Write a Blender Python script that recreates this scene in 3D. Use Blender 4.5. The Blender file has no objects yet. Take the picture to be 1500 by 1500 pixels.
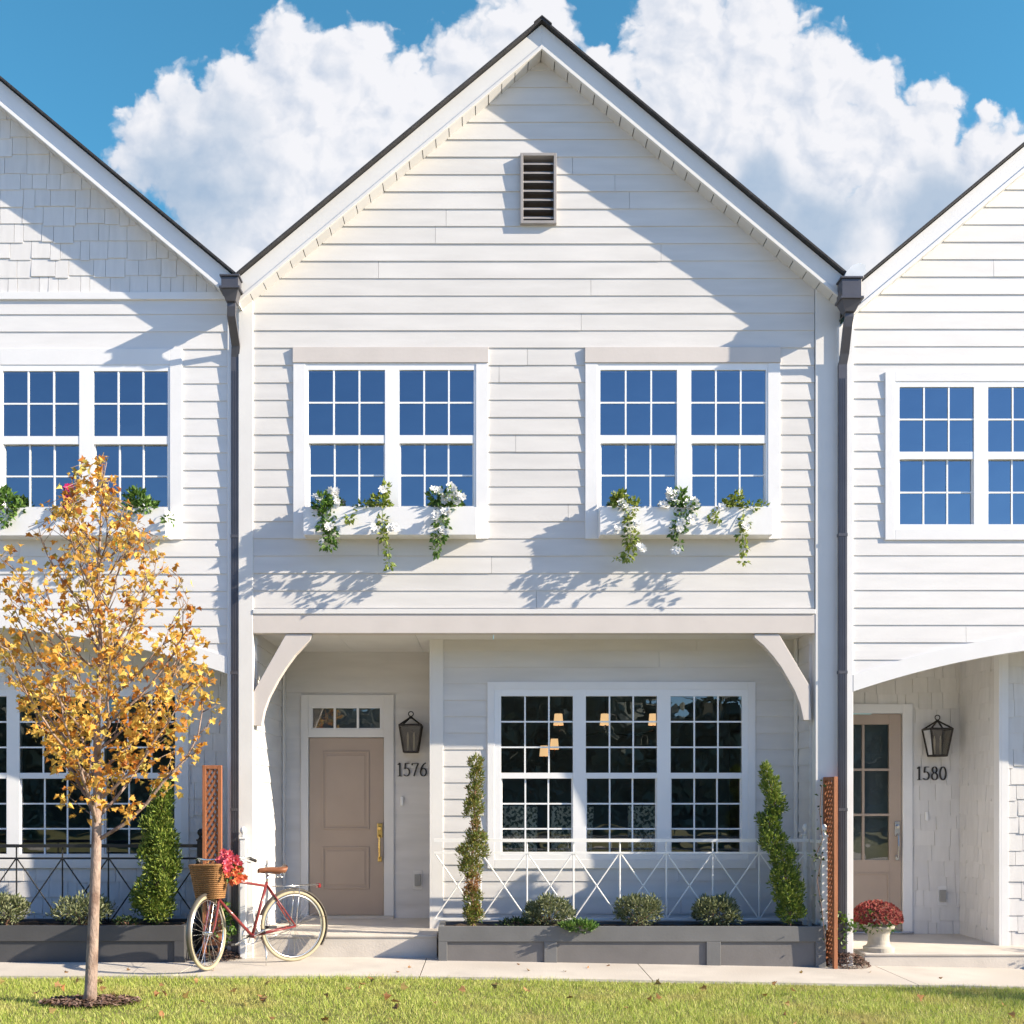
import bpy, math, random
import numpy as np
from mathutils import Vector, Matrix
random.seed(7); rng = np.random.default_rng(11)
R = math.radians
scene = bpy.context.scene
col = scene.collection

# ------------------------------------------------------------------ camera
S, D, HC, VX, VY = 0.0070, 11.3, 1.64, 715.0, 1168.0     # metres per photo pixel on the facade plane, distance, eye height, vanishing point
def X(px, y=0.0): return (px - VX) * S * (1 + y / D)
def Z(py, y=0.0): return HC - (py - VY) * S * (1 + y / D)
cam = bpy.data.cameras.new('camera'); camo = bpy.data.objects.new('camera', cam); col.objects.link(camo)
camo.location = (0, -D, HC); camo.rotation_euler = (R(90), 0, 0)
cam.sensor_width = 36; cam.lens = 36 * D / (1500 * S)
cam.shift_x = (750 - VX) / 1500; cam.shift_y = (VY - 750) / 1500
cam.clip_end = 3000; cam.clip_start = 0.05
scene.camera = camo

# ------------------------------------------------------------------ light
SUN = Vector((3.6, -1.0, 1.8)).normalized()
sl = bpy.data.lights.new('sun', 'SUN'); so = bpy.data.objects.new('sun', sl); col.objects.link(so)
sl.energy = 5.0; sl.angle = R(0.5); sl.color = (1.0, 0.865, 0.68)
so.rotation_euler = SUN.to_track_quat('Z', 'Y').to_euler(); so.location = (20, -8, 14)
scene.view_settings.view_transform = 'Standard'; scene.view_settings.look = 'None'
scene.view_settings.gamma = 1; scene.view_settings.exposure = 1.16
scene.cycles.max_bounces = 7; scene.cycles.diffuse_bounces = 4; scene.cycles.glossy_bounces = 3; scene.cycles.transparent_max_bounces = 8; scene.cycles.transmission_bounces = 4
scene.cycles.caustics_reflective = False; scene.cycles.caustics_refractive = False

def build_world():
    w = bpy.data.worlds.new('World'); scene.world = w; w.use_nodes = True
    w.cycles.sampling_method = 'MANUAL'; w.cycles.sample_map_resolution = 256
    nt = w.node_tree; N = nt.nodes; L = nt.links; N.clear()
    def node(t, **k):
        n = N.new(t)
        for a, b in k.items(): setattr(n, a, b)
        return n
    def put(sock, v):
        if isinstance(v, (int, float, tuple)): sock.default_value = v
        else: L.new(v, sock)
    def m(op, a, b=0.0, c=0.0, clamp=False):
        n = node('ShaderNodeMath', operation=op, use_clamp=clamp)
        put(n.inputs[0], a); put(n.inputs[1], b); put(n.inputs[2], c); return n.outputs[0]
    def vm(op, a, b=(0, 0, 0), s=None):
        n = node('ShaderNodeVectorMath', operation=op); put(n.inputs[0], a); put(n.inputs[1], b)
        if s is not None: put(n.inputs[3], s)
        return n.outputs['Value'] if op in ('DISTANCE', 'LENGTH') else n.outputs[0]
    def mix(f, a, b):
        n = node('ShaderNodeMix', data_type='RGBA'); put(n.inputs[0], f); put(n.inputs[6], a); put(n.inputs[7], b); return n.outputs[2]
    def ss(v, a, b):
        n = node('ShaderNodeMapRange', interpolation_type='SMOOTHSTEP'); put(n.inputs[0], v)
        n.inputs[1].default_value = a; n.inputs[2].default_value = b; return n.outputs[0]
    tc = node('ShaderNodeTexCoord').outputs['Generated']
    sep = node('ShaderNodeSeparateXYZ'); L.new(tc, sep.inputs[0])
    yy = m('MAXIMUM', sep.outputs[1], 0.08)
    k = D / S / 100
    comb = node('ShaderNodeCombineXYZ')
    L.new(m('MULTIPLY', m('DIVIDE', sep.outputs[0], yy), k), comb.inputs[0])
    L.new(m('MULTIPLY', m('DIVIDE', sep.outputs[2], yy), k), comb.inputs[1])
    P = comb.outputs[0]
    # cumulus heads, each (photo x, photo y, radius) in directions of the sky
    blobs = [(425, 85, 78), (515, 95, 78), (355, 125, 62), (455, 150, 95), (275, 172, 74), (205, 184, 50), (240, 215, 90), (340, 200, 120), (330, 260, 110), (1335, 205, 95), (1450, 220, 70), (1075, 165, 120), (1220, 205, 110), (425, 240, 120), (1312, 272, 95), (590, 150, 90),
             (690, 100, 78), (770, 45, 92), (770, 140, 95), (1010, 40, 105), (1110, 62, 105), (1195, 120, 92), (1268, 128, 62),
             (1010, 150, 120), (905, 120, 62), (880, 85, 36), (1375, 150, 44), (1442, 165, 26), (560, 240, 170), (900, 260, 200), (1150, 230, 150),
             (1240, 360, 120), (1400, 320, 110), (1120, 330, 130), (320, 385, 85), (420, 330, 80), (480, 250, 80), (1480, 230, 60)]
    def field(p):
        n1 = node('ShaderNodeTexNoise', noise_dimensions='2D'); n1.inputs['Scale'].default_value = 1.15; n1.inputs['Detail'].default_value = 7; n1.inputs['Roughness'].default_value = 0.58
        L.new(p, n1.inputs['Vector'])
        wv = vm('MULTIPLY', vm('SUBTRACT', n1.outputs['Color'], (0.5, 0.5, 0.5)), (0.62, 0.62, 0))
        q = vm('ADD', p, wv)
        acc = None
        for (bx, by, r) in blobs:
            d = vm('DISTANCE', q, ((bx - VX) / 100, (VY - by) / 100, 0))
            f = m('SUBTRACT', 1.0, m('DIVIDE', d, r / 100))
            f = m('MULTIPLY', f, min(1.0, 0.50 + r / 180))
            acc = f if acc is None else m('SMOOTH_MAX', acc, f, 0.12)
        v = node('ShaderNodeTexVoronoi', feature='SMOOTH_F1', voronoi_dimensions='2D'); v.inputs['Scale'].default_value = 2.6; v.inputs['Smoothness'].default_value = 0.35
        v.inputs['Detail'].default_value = 2.5; v.inputs['Roughness'].default_value = 0.5
        L.new(q, v.inputs['Vector'])
        bil = m('MULTIPLY', m('SUBTRACT', 0.50, v.outputs['Distance']), 0.36)
        return m('ADD', acc, bil)
    f0 = field(P); f1 = field(vm('ADD', P, (0.16, 0.13, 0)))
    front = ss(sep.outputs[1], 0.15, 0.4)
    n2 = node('ShaderNodeTexNoise', noise_dimensions='2D'); n2.inputs['Scale'].default_value = 0.55; n2.inputs['Detail'].default_value = 6; L.new(P, n2.inputs['Vector'])
    low = node('ShaderNodeSeparateXYZ'); L.new(P, low.inputs[0])
    belly = ss(low.outputs[1], 9.6, 8.0)                      # the flat grey bellies low in the sky
    fb = m('ADD', f0, m('MULTIPLY', belly, 0.16))
    dens = m('MULTIPLY', ss(fb, -0.06, 0.25), front)
    lit = m('ADD', 0.80, m('MULTIPLY', m('SUBTRACT', f0, f1), 1.3))
    lit = m('ADD', lit, m('MULTIPLY', m('SUBTRACT', n2.outputs[0], 0.5), 1.0), clamp=True)
    gacc = None
    for (bx, by, r) in ((270, 275, 150), (1190, 330, 95), (1390, 330, 100), (1120, 280, 70)):
        f = m('SUBTRACT', 1.0, m('DIVIDE', vm('DISTANCE', P, ((bx - VX) / 100, (VY - by) / 100, 0)), r / 100))
        gacc = f if gacc is None else m('SMOOTH_MAX', gacc, f, 0.1)
    grey = ss(m('ADD', gacc, m('MULTIPLY', m('SUBTRACT', n2.outputs[0], 0.5), 2.4)), -0.1, 0.9)
    sky = node('ShaderNodeTexSky', sky_type='NISHITA'); sky.sun_disc = False
    sky.sun_elevation = math.asin(SUN.z); sky.sun_rotation = math.atan2(SUN.x, SUN.y)
    sky.air_density = 1.0; sky.dust_density = 0.3; sky.ozone_density = 2.0; sky.altitude = 100
    tint = mix(1.0, sky.outputs[0], mix(ss(sep.outputs[1], -0.2, 0.35), SKYTINT_BEHIND, SKYTINT)); tint.node.blend_type = 'MULTIPLY'
    cc = mix(lit, CLOUD_LO, CLOUD_HI)
    cc = mix(m('MULTIPLY', grey, 0.72), cc, BELLY)
    out = mix(dens, tint, cc)
    bg = node('ShaderNodeBackground'); L.new(out, bg.inputs[0]); bg.inputs[1].default_value = 0.10
    wo = node('ShaderNodeOutputWorld'); L.new(bg.outputs[0], wo.inputs[0])
SKYTINT = (0.42, 0.97, 1.0, 1); SKYTINT_BEHIND = (0.58, 0.80, 1.08, 1)     # cyan ahead; unseen sky behind the camera tinted violet to colour facade shade
CLOUD_LO = (2.55, 2.9, 3.5, 1); CLOUD_HI = (4.1, 4.12, 4.3, 1); BELLY = (1.35, 2.0, 2.85, 1)
build_world()

# ------------------------------------------------------------------ materials
def mat(name, c, rough=0.6, var=0.0, scale=6.0, bump=0.0, bscale=40.0, metal=0.0, island=0.0, spec=0.4, transl=0.0, c2=None, c2lo=0.45, c2hi=0.65, stretch=None, ramp=None, coat=0.0):
    m = bpy.data.materials.new(name); m.use_nodes = True
    nt = m.node_tree; N = nt.nodes; L = nt.links
    b = N['Principled BSDF']; out = N['Material Output']
    b.inputs['Roughness'].default_value = rough; b.inputs['Metallic'].default_value = metal
    b.inputs['Specular IOR Level'].default_value = spec; b.inputs['Coat Weight'].default_value = coat
    tc = N.new('ShaderNodeTexCoord'); vec = tc.outputs['Object']
    if stretch:
        mp = N.new('ShaderNodeMapping'); mp.inputs['Scale'].default_value = stretch; L.new(vec, mp.inputs[0]); vec = mp.outputs[0]
    rgb = N.new('ShaderNodeRGB'); rgb.outputs[0].default_value = (*c, 1); cur = rgb.outputs[0]
    def mixn(f, a, bb, bt='MIX'):
        n = N.new('ShaderNodeMix'); n.data_type = 'RGBA'; n.blend_type = bt
        if isinstance(f, float): n.inputs[0].default_value = f
        else: L.new(f, n.inputs[0])
        L.new(a, n.inputs[6]); 
        if isinstance(bb, tuple): n.inputs[7].default_value = bb
        else: L.new(bb, n.inputs[7])
        return n.outputs[2]
    if ramp:
        g = N.new('ShaderNodeNewGeometry'); r = N.new('ShaderNodeValToRGB'); L.new(g.outputs['Random Per Island'], r.inputs[0])
        el = r.color_ramp.elements
        while len(el) < len(ramp): el.new(0.5)
        for i, cc in enumerate(ramp):
            el[i].position = i / (len(ramp) - 1); el[i].color = (*cc, 1)
        cur = r.outputs[0]
    if c2:
        n = N.new('ShaderNodeTexNoise'); n.inputs['Scale'].default_value = scale * 0.5; n.inputs['Detail'].default_value = 5; L.new(vec, n.inputs['Vector'])
        mr = N.new('ShaderNodeMapRange'); mr.inputs[1].default_value = c2lo; mr.inputs[2].default_value = c2hi; L.new(n.outputs[0], mr.inputs[0])
        cur = mixn(mr.outputs[0], cur, (*c2, 1))
    if var:
        n = N.new('ShaderNodeTexNoise'); n.inputs['Scale'].default_value = scale; n.inputs['Detail'].default_value = 6; L.new(vec, n.inputs['Vector'])
        mr = N.new('ShaderNodeMapRange'); mr.inputs[1].default_value = 0.3; mr.inputs[2].default_value = 0.7; mr.inputs[3].default_value = 1 - var; mr.inputs[4].default_value = 1 + var * 0.5
        L.new(n.outputs[0], mr.inputs[0]); cb = N.new('ShaderNodeCombineColor')
        for i in range(3): L.new(mr.outputs[0], cb.inputs[i])
        cur = mixn(1.0, cur, cb.outputs[0], 'MULTIPLY')
    if island:
        g = N.new('ShaderNodeNewGeometry'); mr = N.new('ShaderNodeMapRange'); mr.inputs[3].default_value = 1 - island; mr.inputs[4].default_value = 1 + island * 0.4
        L.new(g.outputs['Random Per Island'], mr.inputs[0]); cb = N.new('ShaderNodeCombineColor')
        for i in range(3): L.new(mr.outputs[0], cb.inputs[i])
        cur = mixn(1.0, cur, cb.outputs[0], 'MULTIPLY')
    L.new(cur, b.inputs['Base Color'])
    if bump:
        n = N.new('ShaderNodeTexNoise'); n.inputs['Scale'].default_value = bscale; n.inputs['Detail'].default_value = 5; L.new(vec, n.inputs['Vector'])
        bp = N.new('ShaderNodeBump'); bp.inputs['Strength'].default_value = bump; bp.inputs['Distance'].default_value = 0.01
        L.new(n.outputs[0], bp.inputs['Height']); L.new(bp.outputs[0], b.inputs['Normal'])
    if transl:
        t = N.new('ShaderNodeBsdfTranslucent'); L.new(cur, t.inputs[0]); ms = N.new('ShaderNodeMixShader'); ms.inputs[0].default_value = transl
        L.new(b.outputs[0], ms.inputs[1]); L.new(t.outputs[0], ms.inputs[2]); L.new(ms.outputs[0], out.inputs[0])
    return m

def glass(name, refl, tint=(1, 1, 1), rough=0.0):
    m = bpy.data.materials.new(name); m.use_nodes = True
    nt = m.node_tree; N = nt.nodes; L = nt.links; N.clear()
    out = N.new('ShaderNodeOutputMaterial'); t = N.new('ShaderNodeBsdfTransparent'); g = N.new('ShaderNodeBsdfGlossy')
    g.inputs['Roughness'].default_value = rough; g.inputs['Color'].default_value = (*tint, 1); t.inputs[0].default_value = (0.8, 0.86, 0.84, 1)
    fr = N.new('ShaderNodeFresnel'); fr.inputs[0].default_value = 1.5
    a = N.new('ShaderNodeMath'); a.operation = 'ADD'; a.use_clamp = True; a.inputs[1].default_value = refl; L.new(fr.outputs[0], a.inputs[0])
    # gentle waviness of the float glass
    tc = N.new('ShaderNodeTexCoord'); n = N.new('ShaderNodeTexNoise'); n.inputs['Scale'].default_value = 1.7; L.new(tc.outputs['Object'], n.inputs['Vector'])
    bp = N.new('ShaderNodeBump'); bp.inputs['Strength'].default_value = 0.11; bp.inputs['Distance'].default_value = 0.05; L.new(n.outputs[0], bp.inputs['Height']); L.new(bp.outputs[0], g.inputs['Normal'])
    ms = N.new('ShaderNodeMixShader'); L.new(a.outputs[0], ms.inputs[0]); L.new(t.outputs[0], ms.inputs[1]); L.new(g.outputs[0], ms.inputs[2]); L.new(ms.outputs[0], out.inputs[0])
    return m

def emit(name, c, s):
    m = bpy.data.materials.new(name); m.use_nodes = True; b = m.node_tree.nodes['Principled BSDF']
    b.inputs['Base Color'].default_value = (*c, 1); b.inputs['Emission Color'].default_value = (*c, 1); b.inputs['Emission Strength'].default_value = s
    return m

M = {}
M['cream'] = mat('cream_siding', (0.645, 0.632, 0.615), 0.65, 0.08, 1.4, 0.12, 60, island=0.04, stretch=(1, 1, 6))
M['white_siding'] = mat('white_siding', (0.70, 0.695, 0.69), 0.6, 0.05, 2.0, 0.12, 60, island=0.035, stretch=(1, 1, 6))
M['white_shingle'] = mat('white_shingle', (0.70, 0.69, 0.68), 0.7, 0.06, 3.0, 0.2, 70, island=0.06, stretch=(6, 6, 1))
M['trim'] = mat('white_trim', (0.76, 0.76, 0.76), 0.45, 0.04, 3.0, 0.05, 30)
M['trim_cream'] = mat('cream_trim', (0.70, 0.69, 0.67), 0.55, 0.04, 3.0, 0.05, 30)
M['beige'] = mat('beige_trim', (0.60, 0.555, 0.52), 0.55, 0.05, 3.0, 0.06, 30)
M['vinyl'] = mat('window_vinyl', (0.80, 0.81, 0.82), 0.35, 0.02, 4)
M['roof'] = mat('roof_shingle', (0.045, 0.045, 0.05), 0.9, 0.3, 9, 0.5, 60)
M['soffit'] = mat('soffit_board', (0.62, 0.615, 0.61), 0.6, 0.05, 4, island=0.06)
M['pipe'] = mat('downpipe_metal', (0.10, 0.10, 0.115), 0.4, 0.15, 5, metal=0.3)
M['vent'] = mat('vent_metal', (0.33, 0.31, 0.30), 0.55, 0.1, 8)
M['ventdark'] = mat('attic_dark', (0.12, 0.105, 0.095), 0.6, 0.1, 8)  # dark backing sheets standing in for the unlit attic behind the gaps
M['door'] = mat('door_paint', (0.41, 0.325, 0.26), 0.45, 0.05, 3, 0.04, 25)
M['brass'] = mat('brass', (0.75, 0.52, 0.18), 0.25, metal=1.0, var=0.1)
M['bronze'] = mat('bronze', (0.035, 0.03, 0.026), 0.5, metal=0.4, var=0.2)
M['steel'] = mat('steel', (0.55, 0.55, 0.56), 0.25, metal=1.0, var=0.1)
M['number'] = mat('number_metal', (0.03, 0.028, 0.027), 0.45)
M['concrete'] = mat('concrete', (0.56, 0.52, 0.465), 0.85, 0.16, 2.2, 0.3, 60, c2=(0.44, 0.40, 0.35), c2lo=0.5, c2hi=0.75)
M['joint'] = mat('joint_dark', (0.16, 0.15, 0.14), 0.9)
M['step'] = mat('step_concrete', (0.58, 0.535, 0.475), 0.85, 0.12, 3, 0.25, 60)
M['planter'] = mat('planter_grey', (0.15, 0.152, 0.154), 0.55, 0.12, 3, 0.1, 40)
M['planter_panel'] = mat('planter_panel', (0.165, 0.158, 0.155), 0.6, 0.15, 2.5, 0.1, 40)
M['planter_dark'] = mat('planter_charcoal', (0.075, 0.076, 0.08), 0.5, 0.12, 3, 0.1, 40)
M['soil'] = mat('soil', (0.055, 0.037, 0.025), 0.95, 0.4, 30, 0.9, 60)
M['mulch'] = mat('mulch_chip', (0.12, 0.07, 0.05), 0.9, ramp=[(0.05, 0.03, 0.02), (0.16, 0.085, 0.06), (0.28, 0.19, 0.15), (0.09, 0.05, 0.035)])
M['cedar'] = mat('cedar', (0.33, 0.125, 0.055), 0.65, 0.25, 5, 0.25, 40, stretch=(5, 5, 0.6))
M['white_iron'] = mat('white_iron', (0.82, 0.82, 0.80), 0.4, 0.04, 8)
M['black_iron'] = mat('black_iron', (0.015, 0.016, 0.019), 0.4, 0.1, 8)
M['room'] = mat('room_paint', (0.20, 0.20, 0.22), 0.9, 0.1, 2)
M['room_floor'] = mat('room_floor', (0.06, 0.04, 0.028), 0.5, 0.2, 3)
M['glass_high'] = glass('window_glass_bright', 0.30, (0.74, 0.86, 0.95))
M['glass_low'] = glass('window_glass_dark', 0.12)
M['glass_lamp'] = glass('lantern_glass', 0.02); M['glass_lamp'].node_tree.nodes['Transparent BSDF'].inputs[0].default_value = (0.52, 0.50, 0.44, 1)
M['grille'] = mat('grille_white', (0.84, 0.86, 0.87), 0.35)
M['shade'] = emit('lamp_shade', (1.0, 0.60, 0.30), 0.55)
M['candle'] = mat('candle_cream', (0.75, 0.70, 0.58), 0.5)
M['pattern'] = mat('floral_fabric', (0.80, 0.77, 0.70), 0.9, c2=(0.10, 0.12, 0.11), scale=60, c2lo=0.48, c2hi=0.54)
M['table'] = mat('table_cloth_blue', (0.12, 0.16, 0.20), 0.7, 0.1, 3)
M['wood_dark'] = mat('dark_wood', (0.07, 0.04, 0.025), 0.5, 0.2, 6)
M['lawn'] = mat('lawn_soil', (0.17, 0.165, 0.05), 0.95, 0.3, 4, 0.5, 80)
M['bounce_paving'] = mat('pale_paving', (0.55, 0.49, 0.41), 0.9, 0.2, 3, 0.3, 80)  # unseen road, made pale and warm to bounce light into the porches
M['bark'] = mat('bark', (0.33, 0.245, 0.20), 0.85, 0.35, 26, 0.9, 70, stretch=(1, 1, 0.5), c2=(0.17, 0.11, 0.085), c2lo=0.5, c2hi=0.62)
M['twig'] = mat('twig_bark', (0.22, 0.13, 0.09), 0.8, 0.2, 18)
M['maple'] = mat('maple_leaf', (0.5, 0.3, 0.05), 0.6, ramp=[(0.38, 0.13, 0.03), (0.60, 0.26, 0.04), (0.70, 0.38, 0.06), (0.78, 0.57, 0.14), (0.48, 0.22, 0.04), (0.66, 0.58, 0.15), (0.70, 0.38, 0.07), (0.34, 0.30, 0.07)], transl=0.4, spec=0.3)
M['leaf_green'] = mat('leaf_green', (0.05, 0.12, 0.02), 0.5, ramp=[(0.04, 0.095, 0.018), (0.09, 0.19, 0.03), (0.15, 0.25, 0.045), (0.055, 0.13, 0.03)], transl=0.25)
M['leaf_lime'] = mat('leaf_lime', (0.16, 0.22, 0.03), 0.5, ramp=[(0.10, 0.17, 0.02), (0.20, 0.27, 0.04), (0.29, 0.33, 0.06), (0.08, 0.15, 0.03)], transl=0.3)
M['leaf_cypress'] = mat('leaf_cypress', (0.05, 0.1, 0.02), 0.6, ramp=[(0.06, 0.11, 0.018), (0.13, 0.21, 0.03), (0.23, 0.31, 0.05), (0.32, 0.36, 0.075), (0.08, 0.14, 0.025)], transl=0.2)
M['leaf_patchy'] = mat('leaf_patchy', (0.1, 0.12, 0.02), 0.6, ramp=[(0.09, 0.15, 0.025), (0.20, 0.25, 0.045), (0.26, 0.22, 0.05), (0.12, 0.19, 0.035), (0.30, 0.17, 0.06)], transl=0.2)
M['leaf_brown'] = mat('leaf_brown', (0.3, 0.15, 0.06), 0.7, ramp=[(0.28, 0.13, 0.05), (0.36, 0.20, 0.09), (0.22, 0.17, 0.05), (0.33, 0.12, 0.05)], transl=0.2)
M['leaf_sage'] = mat('leaf_sage', (0.12, 0.14, 0.07), 0.6, ramp=[(0.06, 0.08, 0.03), (0.15, 0.175, 0.075), (0.27, 0.29, 0.16), (0.11, 0.14, 0.05), (0.34, 0.35, 0.21)], transl=0.2)
M['leaf_dark'] = mat('leaf_dark', (0.03, 0.06, 0.02), 0.6, ramp=[(0.018, 0.035, 0.012), (0.04, 0.07, 0.02), (0.06, 0.10, 0.03)], transl=0.15)
M['petal_white'] = mat('petal_white', (0.85, 0.85, 0.83), 0.6, transl=0.25, island=0.06)
M['petal_magenta'] = mat('petal_magenta', (0.62, 0.02, 0.16), 0.6, transl=0.25, island=0.3)
M['petal_pink'] = mat('petal_pink', (0.75, 0.10, 0.16), 0.6, transl=0.25, ramp=[(0.72, 0.06, 0.14), (0.82, 0.22, 0.28), (0.75, 0.10, 0.08), (0.80, 0.14, 0.24)])
M['petal_coral'] = mat('petal_coral', (0.7, 0.15, 0.06), 0.6, transl=0.2, ramp=[(0.72, 0.13, 0.05), (0.78, 0.26, 0.10), (0.66, 0.07, 0.05)])
M['petal_red'] = mat('petal_red', (0.3, 0.03, 0.03), 0.7, transl=0.15, ramp=[(0.24, 0.022, 0.022), (0.34, 0.05, 0.045), (0.30, 0.11, 0.07), (0.15, 0.018, 0.018)])
M['bike_red'] = mat('bike_red', (0.19, 0.030, 0.030), 0.3, 0.1, 10, coat=0.4)
M['tyre_cream'] = mat('tyre_cream', (0.38, 0.33, 0.22), 0.7, 0.08, 10)
M['chrome'] = mat('chrome', (0.72, 0.71, 0.69), 0.2, metal=1.0)
M['fender_metal'] = mat('fender_metal', (0.16, 0.145, 0.125), 0.35, 0.15, 8, metal=0.5)
M['leather'] = mat('saddle_leather', (0.22, 0.085, 0.04), 0.45, 0.2, 15)
M['wicker'] = mat('wicker', (0.33, 0.165, 0.06), 0.7, 0.25, 60, 0.8, 90, stretch=(1, 1, 2.2), island=0.15)
M['rubber'] = mat('rubber', (0.02, 0.02, 0.022), 0.6)
M['reflector'] = mat('reflector_red', (0.22, 0.012, 0.012), 0.2)
M['stone'] = mat('urn_stone', (0.44, 0.41, 0.35), 0.85, 0.15, 12, 0.3, 60)
M['galv'] = mat('galvanised', (0.62, 0.66, 0.70), 0.45, 0.1, 6)
M['plate'] = mat('cover_plate', (0.30, 0.30, 0.29), 0.4, 0.05)

# ------------------------------------------------------------------ mesh helpers
def newobj(name, me, parent=None, loc=None):
    o = bpy.data.objects.new(name, me); col.objects.link(o)
    if parent is not None: o.parent = parent
    if loc is not None: o.location = loc
    return o
def tag(o, label=None, cat=None, group=None, kind=None):
    if label: o['label'] = label
    if cat: o['category'] = cat
    if group: o['group'] = group
    if kind: o['kind'] = kind
    return o
def thing(name, label, cat, loc=(0, 0, 0), rz=0.0, group=None):
    o = newobj(name, None); o.location = loc; o.rotation_euler = (0, 0, rz); o.empty_display_size = 0.1
    return tag(o, label, cat, group)

class MB:
    def __init__(s): s.v = []; s.f = []
    def add(s, vs, fs):
        n = len(s.v); s.v += [tuple(p) for p in vs]; s.f += [tuple(i + n for i in f) for f in fs]
    def box(s, x0, x1, y0, y1, z0, z1):
        s.add([(x0, y0, z0), (x1, y0, z0), (x1, y1, z0), (x0, y1, z0), (x0, y0, z1), (x1, y0, z1), (x1, y1, z1), (x0, y1, z1)],
              [(3, 2, 1, 0), (4, 5, 6, 7), (0, 1, 5, 4), (1, 2, 6, 5), (2, 3, 7, 6), (3, 0, 4, 7)]); return s
    def quad(s, a, b, c, d): s.add([a, b, c, d], [(0, 1, 2, 3)]); return s
    def prism_y(s, pts, y0, y1):      # polygon in x,z pushed along y
        n = len(pts); s.add([(x, y0, z) for x, z in pts] + [(x, y1, z) for x, z in pts],
              [tuple(range(n)), tuple(range(2 * n - 1, n - 1, -1))] + [(i + n, (i + 1) % n + n, (i + 1) % n, i) for i in range(n)]); return s
    def strip_y(s, lower, upper, y0, y1):   # band between two polylines of equal length (x,z)
        for i in range(len(lower) - 1):
            s.prism_y([lower[i], lower[i + 1], upper[i + 1], upper[i]], y0, y1)
        return s
    def tube(s, pts, rad, n=8, cap=True):
        pts = [Vector(p) for p in pts]
        if isinstance(rad, (int, float)): rad = [rad] * len(pts)
        rings = []; up = None
        for i, p in enumerate(pts):
            t = (pts[min(i + 1, len(pts) - 1)] - pts[max(i - 1, 0)])
            if t.length < 1e-9: t = Vector((0, 0, 1))
            t.normalize()
            if up is None:
                up = Vector((0, 0, 1)) if abs(t.z) < 0.9 else Vector((1, 0, 0))
            a = (up - t * up.dot(t))
            if a.length < 1e-6: a = t.orthogonal()
            a.normalize(); b = t.cross(a); up = a
            rings.append([p + (a * math.cos(2 * math.pi * k / n) + b * math.sin(2 * math.pi * k / n)) * rad[i] for k in range(n)])
        vs = [q for r in rings for q in r]; fs = []
        for i in range(len(rings) - 1):
            for k in range(n):
                fs.append((i * n + k, i * n + (k + 1) % n, (i + 1) * n + (k + 1) % n, (i + 1) * n + k))
        if cap: fs.append(tuple(range(n - 1, -1, -1))); fs.append(tuple((len(rings) - 1) * n + k for k in range(n)))
        s.add(vs, fs); return s
    def ring(s, c, ax, r, rt, n=40, k=8):    # torus
        c = Vector(c); ax = Vector(ax).normalized(); a = ax.orthogonal().normalized(); b = ax.cross(a)
        vs = []; fs = []
        for i in range(n):
            d = a * math.cos(2 * math.pi * i / n) + b * math.sin(2 * math.pi * i / n)
            for j in range(k):
                th = 2 * math.pi * j / k
                vs.append(c + d * (r + rt * math.cos(th)) + ax * rt * math.sin(th))
        for i in range(n):
            for j in range(k):
                fs.append((i * k + j, ((i + 1) % n) * k + j, ((i + 1) % n) * k + (j + 1) % k, i * k + (j + 1) % k))
        s.add(vs, fs); return s
    def lathe(s, prof, c=(0, 0, 0), n=24):
        vs = []; fs = []
        for (r, z) in prof:
            for k in range(n):
                vs.append((c[0] + r * math.cos(2 * math.pi * k / n), c[1] + r * math.sin(2 * math.pi * k / n), c[2] + z))
        for i in range(len(prof) - 1):
            for k in range(n):
                fs.append((i * n + k, i * n + (k + 1) % n, (i + 1) * n + (k + 1) % n, (i + 1) * n + k))
        s.add(vs, fs); return s
    def ball(s, c, rx, ry, rz, n=10, k=7):
        prof = [(math.sin(math.pi * i / k), -math.cos(math.pi * i / k)) for i in range(k + 1)]
        vs = []; fs = []
        for (r, z) in prof:
            for j in range(n):
                vs.append((c[0] + rx * r * math.cos(2 * math.pi * j / n), c[1] + ry * r * math.sin(2 * math.pi * j / n), c[2] + rz * z))
        for i in range(k):
            for j in range(n):
                fs.append((i * n + j, i * n + (j + 1) % n, (i + 1) * n + (j + 1) % n, (i + 1) * n + j))
        s.add(vs, fs); return s
    def xf(s, mtx): s.v = [tuple(mtx @ Vector(p)) for p in s.v]; return s
    def build(s, name, m, parent=None, smooth=False, bevel=0.0, label=None, off=(0, 0, 0)):
        me = bpy.data.meshes.new(name)
        ox, oy, oz = off
        me.from_pydata([(a - ox, b - oy, c - oz) for a, b, c in s.v], [], s.f); me.materials.append(m)
        if smooth: me.polygons.foreach_set('use_smooth', [True] * len(me.polygons))
        me.update(); o = newobj(name, me, parent)
        if bevel:
            bv = o.modifiers.new('bevel', 'BEVEL'); bv.width = bevel; bv.segments = 2; bv.limit_method = 'ANGLE'; bv.angle_limit = R(50)
        if label: o['label'] = label
        return o

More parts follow.
